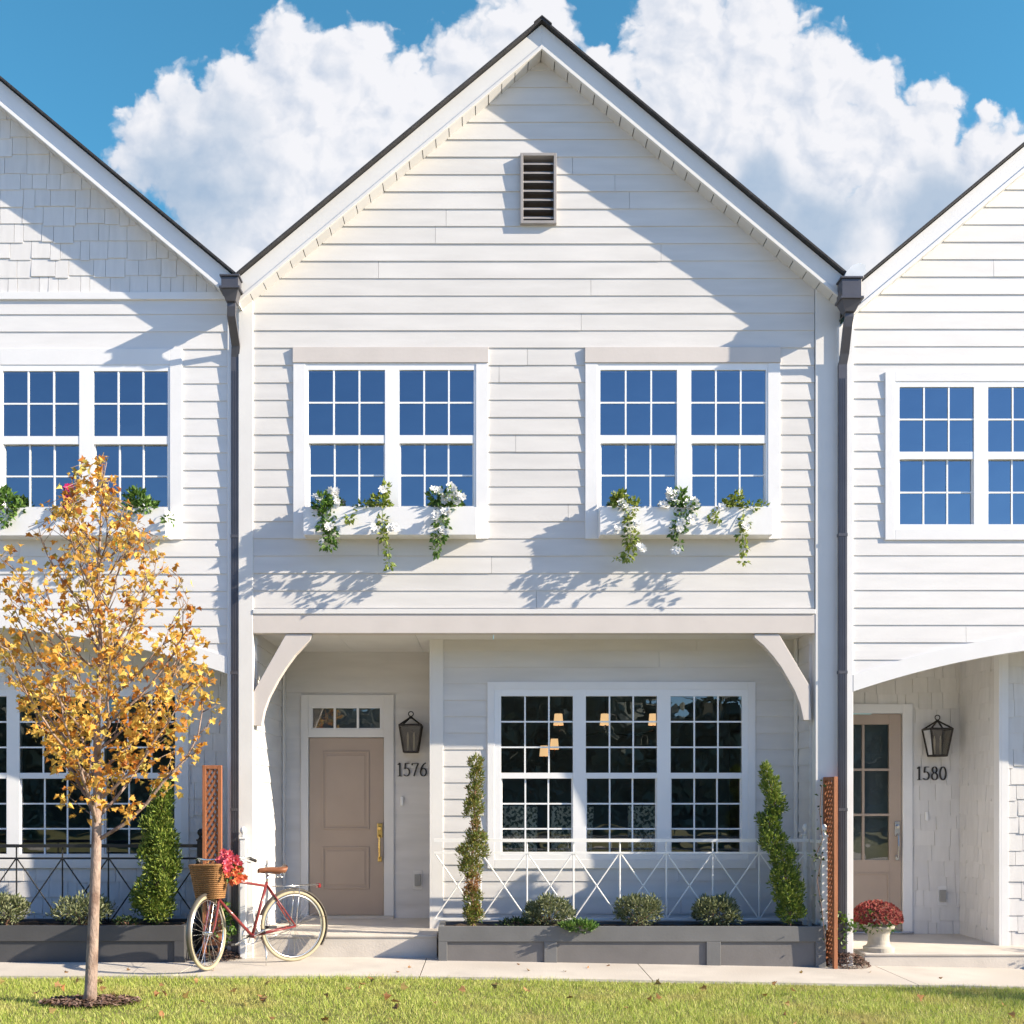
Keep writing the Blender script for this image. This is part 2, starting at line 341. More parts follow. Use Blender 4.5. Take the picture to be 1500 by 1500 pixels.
# ---- siding: frame maps (along, outward, up) to world
def front(y0): return lambda a, b, z: (a, y0 - b, z)
def face_px(x0): return lambda a, b, z: (x0 + b, a, z)      # faces +x, along = y
def face_mx(x0): return lambda a, b, z: (x0 - b, a, z)
def cut(iv, holes, za, zb):
    out = list(iv)
    for (h0, h1, g0, g1) in holes:
        if g0 < zb - 1e-6 and g1 > za + 1e-6:
            nx = []
            for l, r in out:
                if h1 <= l or h0 >= r: nx.append((l, r)); continue
                if h0 > l + 0.004: nx.append((l, h0))
                if h1 < r - 0.004: nx.append((h1, r))
            out = nx
    return out
def siding(mb, F, ext, z0, z1, holes=(), pitch=0.1778, t=0.0095, kind='lap', zref=None):
    zref = z0 if zref is None else zref
    k0 = math.floor((z0 - zref) / pitch + 1e-6); zc = zref + k0 * pitch
    while zc < z1 - 1e-6:
        a, b = max(zc, z0), min(zc + pitch, z1)
        es = sorted({a, b} | {e for h in holes for e in h[2:4] if a + 1e-4 < e < b - 1e-4})
        lo, hi = ext(a)
        if hi - lo > 0.02:
            if kind == 'lap':
                cuts = [lo, hi]
                if hi - lo > 2.4 and random.random() < 0.75: cuts.insert(1, random.uniform(lo + 0.8, hi - 0.8))
                cells = [(cuts[i], cuts[i + 1], 0.0, t * random.uniform(0.85, 1.2)) for i in range(len(cuts) - 1)]; gap = 0.0015
            else:
                cells = []; p = lo - random.uniform(0, 0.1)
                while p < hi:
                    w = random.choice([0.10, 0.13, 0.15, 0.19, 0.22, 0.24]) * random.uniform(0.92, 1.08)
                    cells.append((p, p + w, random.choice([0, 0, 0.010, 0.020, 0.026]), t * random.uniform(0.9, 1.45))); p += w
                gap = 0.0022
            for i in range(len(es) - 1):
                za, zb = es[i], es[i + 1]
                for (l, r) in cut([(lo, hi)], holes, za, zb):
                    if kind != 'lap': mb.add([F(l, -0.004, za), F(r, -0.004, za), F(r, -0.004, zb), F(l, -0.004, zb)], [(0, 1, 2, 3)])
                    for (c0, c1, drop, th) in cells:
                        q0, q1 = max(l, c0 + gap), min(r, c1 - gap)
                        if q1 - q0 < 0.006: continue
                        zl = za - ((drop if kind != 'lap' else abs(random.gauss(0, 0.0011))) if za == a and i == 0 else 0)
                        b0 = th * (1 - (za - zc) / pitch) + 0.0015; b1 = th * (1 - (zb - zc) / pitch) + 0.0015
                        if kind != 'lap': b1 = max(b1, 0.003)
                        mb.add([F(q0, b0, zl), F(q1, b0, zl), F(q1, b1, zb), F(q0, b1, zb), F(q0, -0.03, zl), F(q1, -0.03, zl), F(q1, -0.03, zb), F(q0, -0.03, zb)],
                               [(0, 1, 2, 3), (4, 5, 1, 0), (1, 5, 6, 2), (4, 0, 3, 7), (7, 6, 5, 4)])
        zc += pitch
    return mb

def ringboxes(mb, o, i, y0, y1):     # frame of four boxes: outer rect o, inner rect i (x0,x1,z0,z1)
    mb.box(o[0], i[0], y0, y1, o[2], o[3]); mb.box(i[1], o[1], y0, y1, o[2], o[3])
    mb.box(i[0], i[1], y0, y1, o[2], i[2]); mb.box(i[0], i[1], y0, y1, i[3], o[3]); return mb

def window(root, y, units, g, cas, frm, cols, rows, gl, depth=3.2, header=None, casing_mat='trim', room=True, off=(0, 0, 0)):
    """units: glass x-ranges; g=(bottom, rail lo, rail hi, top); cas, frm: outer casing and frame rects"""
    B = lambda mb, n, m, p=None, **k: mb.build(n, m, p or root, off=off, **k)
    mb = ringboxes(MB(), cas, frm, y - 0.024, y + 0.04)
    w = B(mb, 'window', M[casing_mat], bevel=0.003)
    f = MB(); xs = [frm[0]] + [q for u in units for q in u] + [frm[1]]
    for i in range(0, len(xs), 2): f.box(xs[i], xs[i + 1], y - 0.018, y + 0.06, frm[2], frm[3])
    gr = MB(); pn = MB()
    for (u0, u1) in units:
        f.box(u0, u1, y - 0.018, y + 0.06, frm[2], g[0]); f.box(u0, u1, y - 0.018, y + 0.06, g[3], frm[3]); f.box(u0, u1, y - 0.014, y + 0.05, g[1], g[2])
        st = 0.014
        f.box(u0, u0 + st, y + 0.008, y + 0.05, g[0], g[1]); f.box(u1 - st, u1, y + 0.008, y + 0.05, g[0], g[1])
        for (zz0, zz1, yy, q0, q1) in ((g[2], g[3], y - 0.013, u0, u1), (g[0], g[1], y + 0.014, u0 + st, u1 - st)):
            mw = 0.0085
            hs = [zz0 + (zz1 - zz0) * (j + 1) / rows for j in range(rows - 1)]
            for k in range(1, cols):
                xx = q0 + (q1 - q0) * k / cols; gr.box(xx - mw, xx + mw, yy, yy + 0.007, zz0, zz1)
            for h in hs: gr.box(q0, q1, yy + 0.0015, yy + 0.0055, h - mw, h + mw)
            pn.quad((q0, yy + 0.010, zz0), (q1, yy + 0.010, zz0), (q1, yy + 0.010, zz1), (q0, yy + 0.010, zz1))
    B(f, 'frame', M['vinyl'], w, bevel=0.002); B(gr, 'grille', M['grille'], w); B(pn, 'pane', gl, w)
    if header:
        B(MB().box(*header), 'header', M['beige'], w, bevel=0.003)
    if room:
        r = MB(); x0, x1, z0, z1, y0, y1 = cas[0] - 0.6, cas[1] + 0.6, cas[2] - 0.35, cas[3] + 0.3, y + 0.075, y + depth
        r.quad((x0, y1, z0), (x1, y1, z0), (x1, y1, z1), (x0, y1, z1)); r.quad((x0, y0, z0), (x0, y1, z0), (x0, y1, z1), (x0, y0, z1)); r.quad((x1, y0, z0), (x1, y1, z0), (x1, y1, z1), (x1, y0, z1))
        r.quad((x0, y0, z0), (x1, y0, z0), (x1, y1, z0), (x0, y1, z0)); r.quad((x0, y0, z1), (x1, y0, z1), (x1, y1, z1), (x0, y1, z1))
        i = (frm[0] + 0.03, frm[1] - 0.03, frm[2] + 0.03, frm[3] - 0.03)
        for (a, b, c, d) in ((x0, i[0], z0, z1), (i[1], x1, z0, z1), (i[0], i[1], z0, i[2]), (i[0], i[1], i[3], z1)):
            r.quad((a, y0, c), (b, y0, c), (b, y0, d), (a, y0, d))
        B(r, 'room', M['room'])
    return w

# ---- digits as flat cut metal, thick uprights and thin cross strokes
def arc(cx, cz, rx, rz, a0, a1, n=14): return [(cx + rx * math.cos(R(a0 + (a1 - a0) * i / n)), cz + rz * math.sin(R(a0 + (a1 - a0) * i / n))) for i in range(n + 1)]
DIG = {'1': [[(0.06, 0.86), (0.22, 0.99)], [(0.22, 1.0), (0.22, 0.02)], [(0.06, 0.01), (0.38, 0.01)]],
       '5': [[(0.46, 0.97), (0.14, 0.97)], [(0.14, 0.98), (0.10, 0.55)], [(0.10, 0.55)] + arc(0.22, 0.31, 0.23, 0.30, 110, -140, 18) + [(0.0, 0.06)]],
       '7': [[(0.03, 0.82), (0.04, 0.96)], [(0.03, 0.96), (0.50, 0.96)], [(0.50, 0.97), (0.34, 0.6), (0.17, 0.0)]],
       '6': [[(0.44, 1.0), (0.26, 0.88), (0.10, 0.62), (0.045, 0.34)], arc(0.26, 0.30, 0.215, 0.29, 170, 530, 28)],
       '8': [arc(0.25, 0.755, 0.17, 0.225, 0, 360, 24), arc(0.25, 0.27, 0.21, 0.265, 0, 360, 26)],
       '0': [arc(0.26, 0.49, 0.22, 0.49, 0, 360, 30)]}
def number(text, xc, zb, h, y):
    mb = MB(); x = 0.0; adv = {'1': 0.50}
    tot = sum(adv.get(c, 0.62) for c in text) - 0.1
    x = xc - tot * h / 2
    for c in text:
        for line in DIG[c]:
            n = len(line); L0 = []; L1 = []
            for i, p in enumerate(line):
                a = Vector(line[max(i - 1, 0)]); b = Vector(line[min(i + 1, n - 1)])
                if n > 8 and (Vector(line[0]) - Vector(line[-1])).length < 0.01:
                    a = Vector(line[(i - 1) % (n - 1)]); b = Vector(line[(i + 1) % (n - 1)])
                t = (b - a).normalized(); nn = Vector((-t.y, t.x)); w = 0.022 + 0.036 * abs(t.y)
                L0.append((x + (p[0] - nn.x * w) * h, zb + (p[1] - nn.y * w) * h)); L1.append((x + (p[0] + nn.x * w) * h, zb + (p[1] + nn.y * w) * h))
            mb.strip_y(L0, L1, y - 0.014, y - 0.002)
        x += adv.get(c, 0.62) * h
    return mb

# ------------------------------------------------------------------ ground
def gz(x):
    t = x + 0.7
    return -0.018 * (0.5 * (t + math.sqrt(t * t + 0.25))) if t < 12 else -0.018 * t
def gz_np(x): 
    t = x + 0.7
    return -0.018 * 0.5 * (t + np.sqrt(t * t + 0.25))
def sheet(name, xs, ys, dz, m, kind='structure'):
    mb = MB(); vs = [(x, y, gz(max(min(x, 12), -12)) + dz) for y in ys for x in xs]; n = len(xs)
    mb.add(vs, [(j * n + i, j * n + i + 1, (j + 1) * n + i + 1, (j + 1) * n + i) for j in range(len(ys) - 1) for i in range(n - 1)])
    return tag(mb.build(name, m), kind=kind)
fx = [-400, -60, -12] + [x * 0.5 for x in range(-23, 24)] + [12, 60, 400]
sheet('ground', fx, [-400, -60, -22, -4.4, 0, 12, 60, 400], -0.16, M['lawn'])
WY = -1.17          # grass edge of the walk
sheet('lawn', fx, [-4.3, -3.5, -2.5, -1.7, WY + 0.02], -0.025, M['lawn'])
sheet('road', fx, [-22, -13, -4.6], -0.15, M['bounce_paving'])
kb = MB()
for i in range(3, len(fx) - 4):
    a, b = fx[i], fx[i + 1]; za, zb = gz(a), gz(b)
    kb.add([(a, -4.55, za - 0.17), (b, -4.55, zb - 0.17), (b, -4.3, zb - 0.17), (a, -4.3, za - 0.17), (a, -4.55, za - 0.02), (b, -4.55, zb - 0.02), (b, -4.3, zb - 0.02), (a, -4.3, za - 0.02)],
           [(4, 5, 6, 7), (0, 1, 5, 4), (2, 3, 7, 6)])
tag(kb.build('kerb', M['concrete']), kind='structure')
# the walk: separate slabs with tooled joints
wk = MB(); js = [-14.0] + [X(620, -0.6) - 2.25 * k for k in range(5, 0, -1)] + [X(620, -0.6), X(943, -0.6), X(1312, -0.6)] + [X(1312, -0.6) + 2.3 * k for k in range(1, 4)]
tag(MB().box(-14, 14, WY + 0.03, 0.4, -0.5, -0.19).build('soil_base', M['joint']), kind='structure')
for i in range(len(js) - 1):
    a, b = js[i] + 0.005, js[i + 1] - 0.005; n = 6
    for k in range(n):
        p, q = a + (b - a) * k / n, a + (b - a) * (k + 1) / n; zp, zq = gz(p), gz(q)
        fs = [(4, 5, 6, 7), (0, 1, 5, 4)]
        if k == 0: fs.append((3, 0, 4, 7))
        if k == n - 1: fs.append((1, 2, 6, 5))
        wk.add([(p, WY, zp - 0.1), (q, WY, zq - 0.1), (q, 0.3, zq - 0.1), (p, 0.3, zp - 0.1), (p, WY, zp), (q, WY, zq), (q, 0.3, zq), (p, 0.3, zp)], fs)
tag(wk.build('sidewalk', M['concrete']), kind='structure')

# ------------------------------------------------------------------ townhouses
PITCH = 0.1778
CX, HALF, ZT, SL = 0.54, 3.08, 9.47, 0.835
XL, XR = -2.555, 3.605
def roofz(x): return ZT - SL * abs(x - CX)
DL, DE = 0.62, 1.63        # depth of the living room wall and of the entry wall
ZF = 0.225                 # porch floor

def house(ox, oy, oz, label, style):
    root = thing('townhouse', label, 'house', (ox, oy, oz))
    B = lambda mb, n, m, p=None, **k: mb.build(n, M[m], p or root, **k)
    sid = 'cream' if style == 'cream' else 'white_siding'; tr = 'trim_cream' if style == 'cream' else 'trim'
    psid = 'cream' if style == 'cream' else 'white_shingle'; pk = 'lap' if style == 'cream' else 'shingle'
    arch = style != 'cream'
    # ---------------- openings, in the plan of the middle house
    up = []
    if style == 'plain':
        zt_, zb_ = Z(570) - 0.0 , Z(770)
        zt_ -= oz; zb_ -= oz
        for (a, b) in ((-2.00, -0.02),):
            pass
        specs = [(-2.080, 'p'), (0.86, 'p')]
    else: specs = [(X(430), 'b'), (X(857), 'b')]
    holes = []
    for (x0, kd) in specs:
        if kd == 'b':
            w = X(715) - X(430); cas = (x0, x0 + w, Z(790), Z(510)); frm = (x0 + 0.125, x0 + w - 0.125, Z(752), Z(534))
            u = [(x0 + 0.154, x0 + 0.938), (x0 + 1.085, x0 + 1.848)]; g = (Z(742), Z(650), Z(638), Z(543))
        else:
            w = 1.99; t0 = oz
            cas = (x0, x0 + w, Z(790) - t0 - 0.02, Z(548) - t0); frm = (x0 + 0.10, x0 + w - 0.10, Z(777) - t0, Z(562) - t0)
            u = [(x0 + 0.146, x0 + 0.905), (x0 + 1.05, x0 + 1.812)]; g = (Z(770) - t0, Z(675) - t0, Z(664) - t0, Z(570) - t0)
        holes.append(cas); up.append((u, g, cas, frm, kd))
    # ---------------- upper wall
    zb = 3.565
    a2 = 0.0576; za0 = 3.40                       # porch arch: crown height and curvature
    def az(x): return za0 - a2 * (x - CX) ** 2
    zs = lambda x: roofz(x) - 0.29
    def ext(z):
        h = min(HALF - 0.02, (ZT - 0.29 - z) / SL)
        return (max(XL + 0.14, CX - h), min(XR - (0.26 if not arch else 0.14), CX + h))
    zref = Z(509.6) + (0 if style == 'cream' else 0.0)
    vent = (X(762), X(815), Z(331), Z(331) + 0.72)
    vh = [vent] if style == 'cream' else []
    if style == 'shingle_gable':
        zbelt = Z(440, oy)
        B(siding(MB(), front(0), ext, zb, zbelt, holes, kind='lap', zref=zref), 'wall', sid)
        B(siding(MB(), front(0), ext, zbelt + 0.075, ZT - 0.3, (), kind='shingle'), 'gable_wall', 'white_shingle')
        B(MB().box(CX - 3.0, CX + 3.0, -0.03, 0.02, zbelt, zbelt + 0.075), 'belt_board', tr, bevel=0.003)
    else:
        B(siding(MB(), front(0), ext, zb, ZT - 0.3, holes + vh, kind='lap', zref=zref), 'wall', sid)
    if style == 'cream':
        v = MB(); v = ringboxes(v, vent, (vent[0] + 0.03, vent[1] - 0.03, vent[2] + 0.03, vent[3] - 0.03), -0.055, 0.10)
        vo = B(v, 'gable_vent', 'vent', bevel=0.003); s_ = MB(); z = vent[2] + 0.05
        while z < vent[3] - 0.07:
            s_.add([(vent[0] + 0.03, -0.045, z), (vent[1] - 0.03, -0.045, z), (vent[1] - 0.03, 0.03, z + 0.055), (vent[0] + 0.03, 0.03, z + 0.055),
                    (vent[0] + 0.03, -0.045, z + 0.012), (vent[1] - 0.03, -0.045, z + 0.012), (vent[1] - 0.03, 0.03, z + 0.067), (vent[0] + 0.03, 0.03, z + 0.067)],
                   [(0, 1, 2, 3), (4, 5, 6, 7), (0, 1, 5, 4)]); z += 0.092
        B(s_, 'slat', 'vent', vo); B(MB().box(vent[0], vent[1], 0.101, 0.12, vent[2], vent[3]), 'vent_backing', 'ventdark', vo)
    # ---------------- corner boards
    cr = 0.255 if not arch else 0.15
    for (a, b) in ((XL, XL + 0.148), (XR - cr, XR)):
        zq = gz(a + ox) - oz - 0.03
        B(MB().prism_y([(a, zq), (b, zq), (b, roofz(b) - 0.26), (a, roofz(a) - 0.26)], -0.024, 0.10), 'corner_board', tr, bevel=0.004)
    # ---------------- roof
    y0 = -0.19
    for sgn in (-1, 1):
        xe = CX + sgn * HALF; ze = ZT - SL * HALF
        rf = B(MB().prism_y([(CX, ZT), (xe, ze), (xe, ze - 0.024), (CX, ZT - 0.024)], y0 - 0.055, 9.0), 'roof', 'roof')
        B(MB().prism_y([(CX, ZT - 0.037), (xe, ze - 0.037), (xe, ze - 0.245), (CX, ZT - 0.245)], y0, y0 + 0.03), 'fascia', tr, rf, bevel=0.003)
        B(MB().prism_y([(CX, ZT - 0.247), (xe, ze - 0.247), (xe, ze - 0.29), (CX, ZT - 0.29)], y0 - 0.012, y0 + 0.02), 'fascia', tr, rf, bevel=0.003)
        sf = MB(); n = 23; 
        for i in range(n):
            xa, xb = CX + sgn * HALF * i / n + sgn * 0.004, CX + sgn * HALF * (i + 1) / n - sgn * 0.004
            sf.prism_y([(xa, ZT - SL * abs(xa - CX) - 0.272), (xb, ZT - SL * abs(xb - CX) - 0.272), (xb, ZT - SL * abs(xb - CX) - 0.284), (xa, ZT - SL * abs(xa - CX) - 0.284)], y0 + 0.021, 0.03)
        B(sf, 'soffit', 'soffit', rf)
        B(MB().prism_y([(CX, ZT - 0.20), (xe, ze - 0.20), (xe, ze - 0.215), (CX, ZT - 0.215)], y0 + 0.031, 0.3), 'soffit_backing', 'ventdark', rf)
    B(MB().prism_y([(CX - 0.08, ZT - 0.062), (CX, ZT + 0.004), (CX + 0.10, ZT - 0.078), (CX + 0.10, ZT - 0.066), (CX, ZT + 0.016), (CX - 0.08, ZT - 0.052)], y0 - 0.062, 9.0), 'ridge_cap', 'roof')
    # ---------------- upper windows and boxes
    for (u, g, cas, frm, kd) in up:
        hd = (cas[0] - 0.004, cas[1] + 0.004, -0.034, 0.0, Z(533) + 0.002, Z(510)) if (kd == 'b' and style == 'cream') else None
        cs = (cas[0], cas[1], cas[2], Z(533)) if hd else cas
        window(root, 0.0, u, g, cs, frm, 3, 2, M['glass_high'], header=hd, casing_mat=tr if style == 'plain' else 'trim')
        if kd == 'b':
            b = MB(); bx0, bx1, bz0, bz1, yd = cas[0] + 0.133, cas[1] - 0.12, Z(790), Z(750), -0.195
            b.box(bx0, bx1, yd, yd + 0.02, bz0, bz1); b.box(bx0, bx0 + 0.02, yd + 0.0205, -0.025, bz0, bz1); b.box(bx1 - 0.02, bx1, yd + 0.0205, -0.025, bz0, bz1)
            b.box(bx0 + 0.0205, bx1 - 0.0205, yd + 0.0205, -0.025, bz0, bz0 + 0.02)
            bo = B(b, 'window_box', 'trim', bevel=0.003)
            B(MB().box(bx0 + 0.021, bx1 - 0.021, yd + 0.021, -0.026, bz1 - 0.06, bz1 - 0.03), 'soil', 'soil', bo)
    # ---------------- porch front
    if not arch:
        B(MB().box(XL + 0.149, XR - cr - 0.001, -0.020, 0.12, 3.32, 3.516), 'beam', 'beige', bevel=0.004)
        B(MB().box(XL + 0.149, XR - cr - 0.001, -0.032, 0.06, 3.517, 3.564), 'ledge', 'trim_cream', bevel=0.004)
        lp = [(419, 929), (457, 929), (455, 937), (433, 959), (419, 978), (407, 997), (394, 1022), (387, 1042), (383, 1063), (368, 1063), (368, 1020), (375, 1007)]
        rp = [(1105, 929), (1141, 929), (1186, 1005), (1188, 1055), (1177, 1055), (1172, 1032), (1164, 1012), (1154, 994), (1144, 977), (1133, 962), (1119, 946), (1105, 934)]
        for pts in (lp, rp): B(MB().prism_y([(X(a), Z(b)) for a, b in pts], -0.005, 0.085), 'bracket', 'beige', bevel=0.004)
    else:
        # wall between the storey and the arch, then the arch board
        n = 40; xs = [XL + 0.149 + (XR - cr - XL - 0.15) * i / n for i in range(n + 1)]
        lo = [(x, az(x)) for x in xs]; hi = [(x, az(x) + 0.17) for x in xs]
        B(MB().strip_y(lo, hi, -0.026, 0.14), 'arch_board', tr)
        w = MB()
        z = zref - PITCH * math.ceil((zref - zb) / PITCH)
        def holes_arch():
            h = []; zz = 2.6
            while zz < zb:
                zm = zz + 0.02 - 0.06
                if zm < za0: 
                    hw = math.sqrt(max(0, (za0 - zm) / a2)); h.append((CX - hw, CX + hw, zz, zz + 0.0445))
                zz += 0.0445
            return h
        B(siding(w, front(0), lambda q: (XL + 0.14, XR - 0.14), 2.75, zb, holes_arch(), zref=zref), 'arch_wall', sid)
    zcl = 3.345 if not arch else 3.46
    # ---------------- porch walls
    xl, xr, xe = XL + 0.155, XR - cr - 0.02, -0.61
    lw = [(X(734, DL), X(839, DL)), (X(858, DL), X(962, DL)), (X(982, DL), X(1086, DL))]
    cas = (X(714, DL), X(1106, DL), Z(1272, DL), Z(999, DL)); frm = (X(724, DL), X(1095, DL), Z(1259, DL), Z(1010, DL))
    g = (Z(1251, DL), Z(1140.5, DL), Z(1132, DL), Z(1020, DL))
    kw = dict(kind=pk)
    zr = Z(1170, DL)
    B(siding(MB(), front(DL), lambda z: (xe + (0.12 if not arch else 0.075), xr), 0.0, zcl, [cas], zref=zr, **kw), 'porch_wall', psid)
    win = window(root, DL, lw, g, cas, frm, 3, 3, M['glass_low'], depth=4.0, room=True)
    cb = MB().box(xe, xe + (0.125 if not arch else 0.08), DL - 0.022, DL + 0.03, 0.0, zcl); cb.box(xe - 0.022, xe, DL - 0.022, DL + 0.10, 0.0, zcl)
    B(cb, 'corner_board', tr, bevel=0.003)
    # entry wall with its door
    dsh = -0.07 if style == 'plain' else 0.0
    dx0, dx1, dz0, dz1 = X(453, DE) + dsh, X(562, DE) + dsh, ZF + 0.035, Z(1081, DE)
    if style == 'plain': dz1 = Z(1046, DE - 0.04) - oz
    tx0, tx1 = X(441, DE) + dsh, X(577, DE) + dsh
    tz1 = Z(1018, DE) if style != 'plain' else dz1 + 0.115
    B(siding(MB(), front(DE), lambda z: (xl, xe + 0.02), 0.0, zcl, [(tx0, tx1, 0.0, tz1)], zref=zr, **kw), 'entry_wall', psid)
    B(siding(MB(), face_px(xl), lambda z: (0.10, DE), 0.0, zcl, (), zref=zr, **kw), 'side_wall', psid)
    B(siding(MB(), face_mx(xe - 0.001), lambda z: (DL + 0.10, DE), 0.0, zcl, (), zref=zr, **kw), 'side_wall', psid)
    B(siding(MB(), face_mx(xr), lambda z: (0.10, DL), 0.0, zcl, (), zref=zr, **kw), 'side_wall', psid)
    B(MB().box(xl + 0.012, xl + 0.03, DE - 0.14, DE - 0.012, ZF, zcl), 'corner_trim', tr, bevel=0.003)
    B(MB().box(xr - 0.03, xr - 0.012, DL - 0.12, DL - 0.012, 0.2, zcl), 'corner_trim', tr, bevel=0.003)
    fm = MB(); fm.box(tx0, dx0 - 0.006, DE - 0.03, DE + 0.05, ZF, tz1 - 0.0005); fm.box(dx1 + 0.006, tx1, DE - 0.03, DE + 0.05, ZF, tz1 - 0.0005)
    ttop = Z(1036, DE); tbot = Z(1068, DE)
    if style != 'plain':
        fm.box(dx0 - 0.006, dx1 + 0.006, DE - 0.028, DE + 0.05, dz1 + 0.006, tbot); fm.box(dx0 - 0.006, dx1 + 0.006, DE - 0.028, DE + 0.05, ttop, tz1)
        fm.box(dx0 - 0.006, dx0 + 0.03, DE - 0.026, DE + 0.05, tbot, ttop); fm.box(dx1 - 0.03, dx1 + 0.006, DE - 0.026, DE + 0.05, tbot, ttop)
    else: fm.box(dx0 - 0.006, dx1 + 0.006, DE - 0.028, DE + 0.05, dz1 + 0.006, tz1)
    B(fm, 'door_frame', tr, bevel=0.003)
    if style != 'plain':
        tg = ringboxes(MB(), (dx0 + 0.0305, dx1 - 0.0305, tbot + 0.0005, ttop - 0.0005), (dx0 + 0.042, dx1 - 0.042, tbot + 0.012, ttop - 0.012), DE - 0.018, DE + 0.02); w3 = (dx1 - dx0 - 0.06) / 3
        for k in (1, 2): tg.box(dx0 + 0.03 + w3 * k - 0.013, dx0 + 0.03 + w3 * k + 0.013, DE - 0.02, DE + 0.02, tbot, ttop)
        t_ = B(tg, 'transom_window', 'trim')
        MB().quad((dx0 + 0.03, DE + 0.01, tbot), (dx1 - 0.03, DE + 0.01, tbot), (dx1 - 0.03, DE + 0.01, ttop), (dx0 + 0.03, DE + 0.01, ttop)).build('pane', M['glass_low'], t_)
        MB().box(dx0 - 0.1, dx1 + 0.1, DE + 0.06, DE + 1.2, tbot - 0.1, ttop + 0.1).build('room', M['room'], root)
    B(MB().box(tx0, tx1, DE - 0.07, DE + 0.05, ZF - 0.02, ZF + 0.03), 'threshold', 'steel' if style == 'plain' else 'step', bevel=0.004)
    if style == 'plain':
        d = MB(); gx0, gx1, gz0_, gz1_ = dx0 + 0.14, dx1 - 0.145, Z(1260, 1.565) - oz, Z(1061, 1.565) - oz
        ringboxes(d, (dx0, dx1, dz0, dz1), (gx0, gx1, gz0_, gz1_), DE + 0.0, DE + 0.045)
        pz0, pz1 = dz0 + 0.14, gz0_ - 0.15
        ringboxes(d, (gx0 + 0.0, gx1 - 0.0, pz0, pz1), (gx0 + 0.02, gx1 - 0.02, pz0 + 0.02, pz1 - 0.02), DE - 0.010, DE - 0.0005)
        for zz in (gz0_ + (gz1_ - gz0_) / 3, gz0_ + (gz1_ - gz0_) * 2 / 3): d.box(gx0, gx1, DE + 0.004, DE + 0.03, zz - 0.014, zz + 0.014)
        xm = (gx0 + gx1) / 2 - 0.005; d.box(xm - 0.014, xm + 0.014, DE + 0.002, DE + 0.032, gz0_, gz1_)
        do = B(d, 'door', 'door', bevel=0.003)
        MB().quad((gx0, DE + 0.02, gz0_), (gx1, DE + 0.02, gz0_), (gx1, DE + 0.02, gz1_), (gx0, DE + 0.02, gz1_)).build('pane', M['glass_low'], do)
        MB().box(dx0 + 0.01, dx1 - 0.01, DE + 0.2, DE + 2.5, dz0, dz1).build('room', M['room'], root)
        hx, hz, hm = dx1 - 0.055, ZF + 0.86, 'steel'
    else:
        d = MB().box(dx0, dx1, DE + 0.0, DE + 0.045, dz0, dz1)
        for (pa, pb) in ((1222, 1103), (1302, 1240)):
            o = (X(472, DE), X(541, DE), Z(pa, DE), Z(pb, DE)); 
            if pa == 1222: o = (o[0], o[1], Z(1215, DE), Z(1100, DE))
            ringboxes(d, o, (o[0] + 0.022, o[1] - 0.022, o[2] + 0.022, o[3] - 0.022), DE - 0.012, DE - 0.0005)
            i = (o[0] + 0.05, o[1] - 0.05, o[2] + 0.05, o[3] - 0.05); d.box(i[0], i[1], DE - 0.007, DE - 0.0005, i[2], i[3])
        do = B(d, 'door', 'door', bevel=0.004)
        hx, hz, hm = X(556.5, DE), Z(1262, DE), 'brass'
    h = MB(); h.box(hx - 0.03, hx + 0.03, DE - 0.018, DE - 0.0005, hz + 0.28, hz + 0.45); h.box(hx - 0.022, hx + 0.022, DE - 0.02, DE - 0.0005, hz, hz + 0.06)
    h.tube([(hx, DE - 0.01, hz + 0.40), (hx, DE - 0.05, hz + 0.39)], 0.02, 12)
    h.tube([(hx, DE - 0.01, hz + 0.31), (hx, DE - 0.055, hz + 0.29), (hx, DE - 0.065, hz + 0.17), (hx, DE - 0.05, hz + 0.06), (hx, DE - 0.01, hz + 0.035)], [0.012, 0.011, 0.013, 0.010, 0.012], 10)
    h.build('handle', M[hm], do, bevel=0.003)
    # wall lantern beside the door
    def lantern(xc, zt, y):
        H = 0.49; f = MB(); k = 0.0
        wt, wb, zb_ = 0.125, 0.078, zt - 0.46; zc_ = zt - 0.155
        yc = y - 0.17
        def corner(sx, sy, top): w_ = wt if top else wb; return (xc + sx * w_, yc + sy * w_, zc_ if top else zb_)
        cs = [(-1, -1), (1, -1), (1, 1), (-1, 1)]
        for i in range(4):
            a, b = cs[i], cs[(i + 1) % 4]
            f.tube([corner(*a, True), corner(*a, False)], 0.011, 6); f.tube([corner(*a, True), corner(*b, True)], 0.012, 6); f.tube([corner(*a, False), corner(*b, False)], 0.012, 6)
            f.tube([corner(*a, True), (xc, yc, zt - 0.055)], 0.010, 6)
        f.box(xc - wb, xc + wb, yc - wb, yc + wb, zb_ - 0.008, zb_ + 0.006)
        f.ball((xc, yc, zt - 0.06), 0.022, 0.022, 0.018); f.ring((xc, yc, zt - 0.02), (0, 1, 0), 0.028, 0.006, 16, 6)
        f.box(xc - 0.055, xc + 0.055, y - 0.02, y - 0.002, zb_ + 0.06, zc_ - 0.02); f.box(xc - 0.012, xc + 0.012, y - 0.1, y - 0.021, zc_ - 0.06, zc_ - 0.03)
        f.quad(corner(-1, 1, True), corner(1, 1, True), corner(1, 1, False), corner(-1, 1, False))
        lo = B(f, 'wall_lantern', 'bronze')
        gp = MB()
        for i in (0, 1, 3):
            a, b = cs[i], cs[(i + 1) % 4]; gp.quad(corner(*a, True), corner(*b, True), corner(*b, False), corner(*a, False))
        gp.build('pane', M['glass_lamp'], lo)
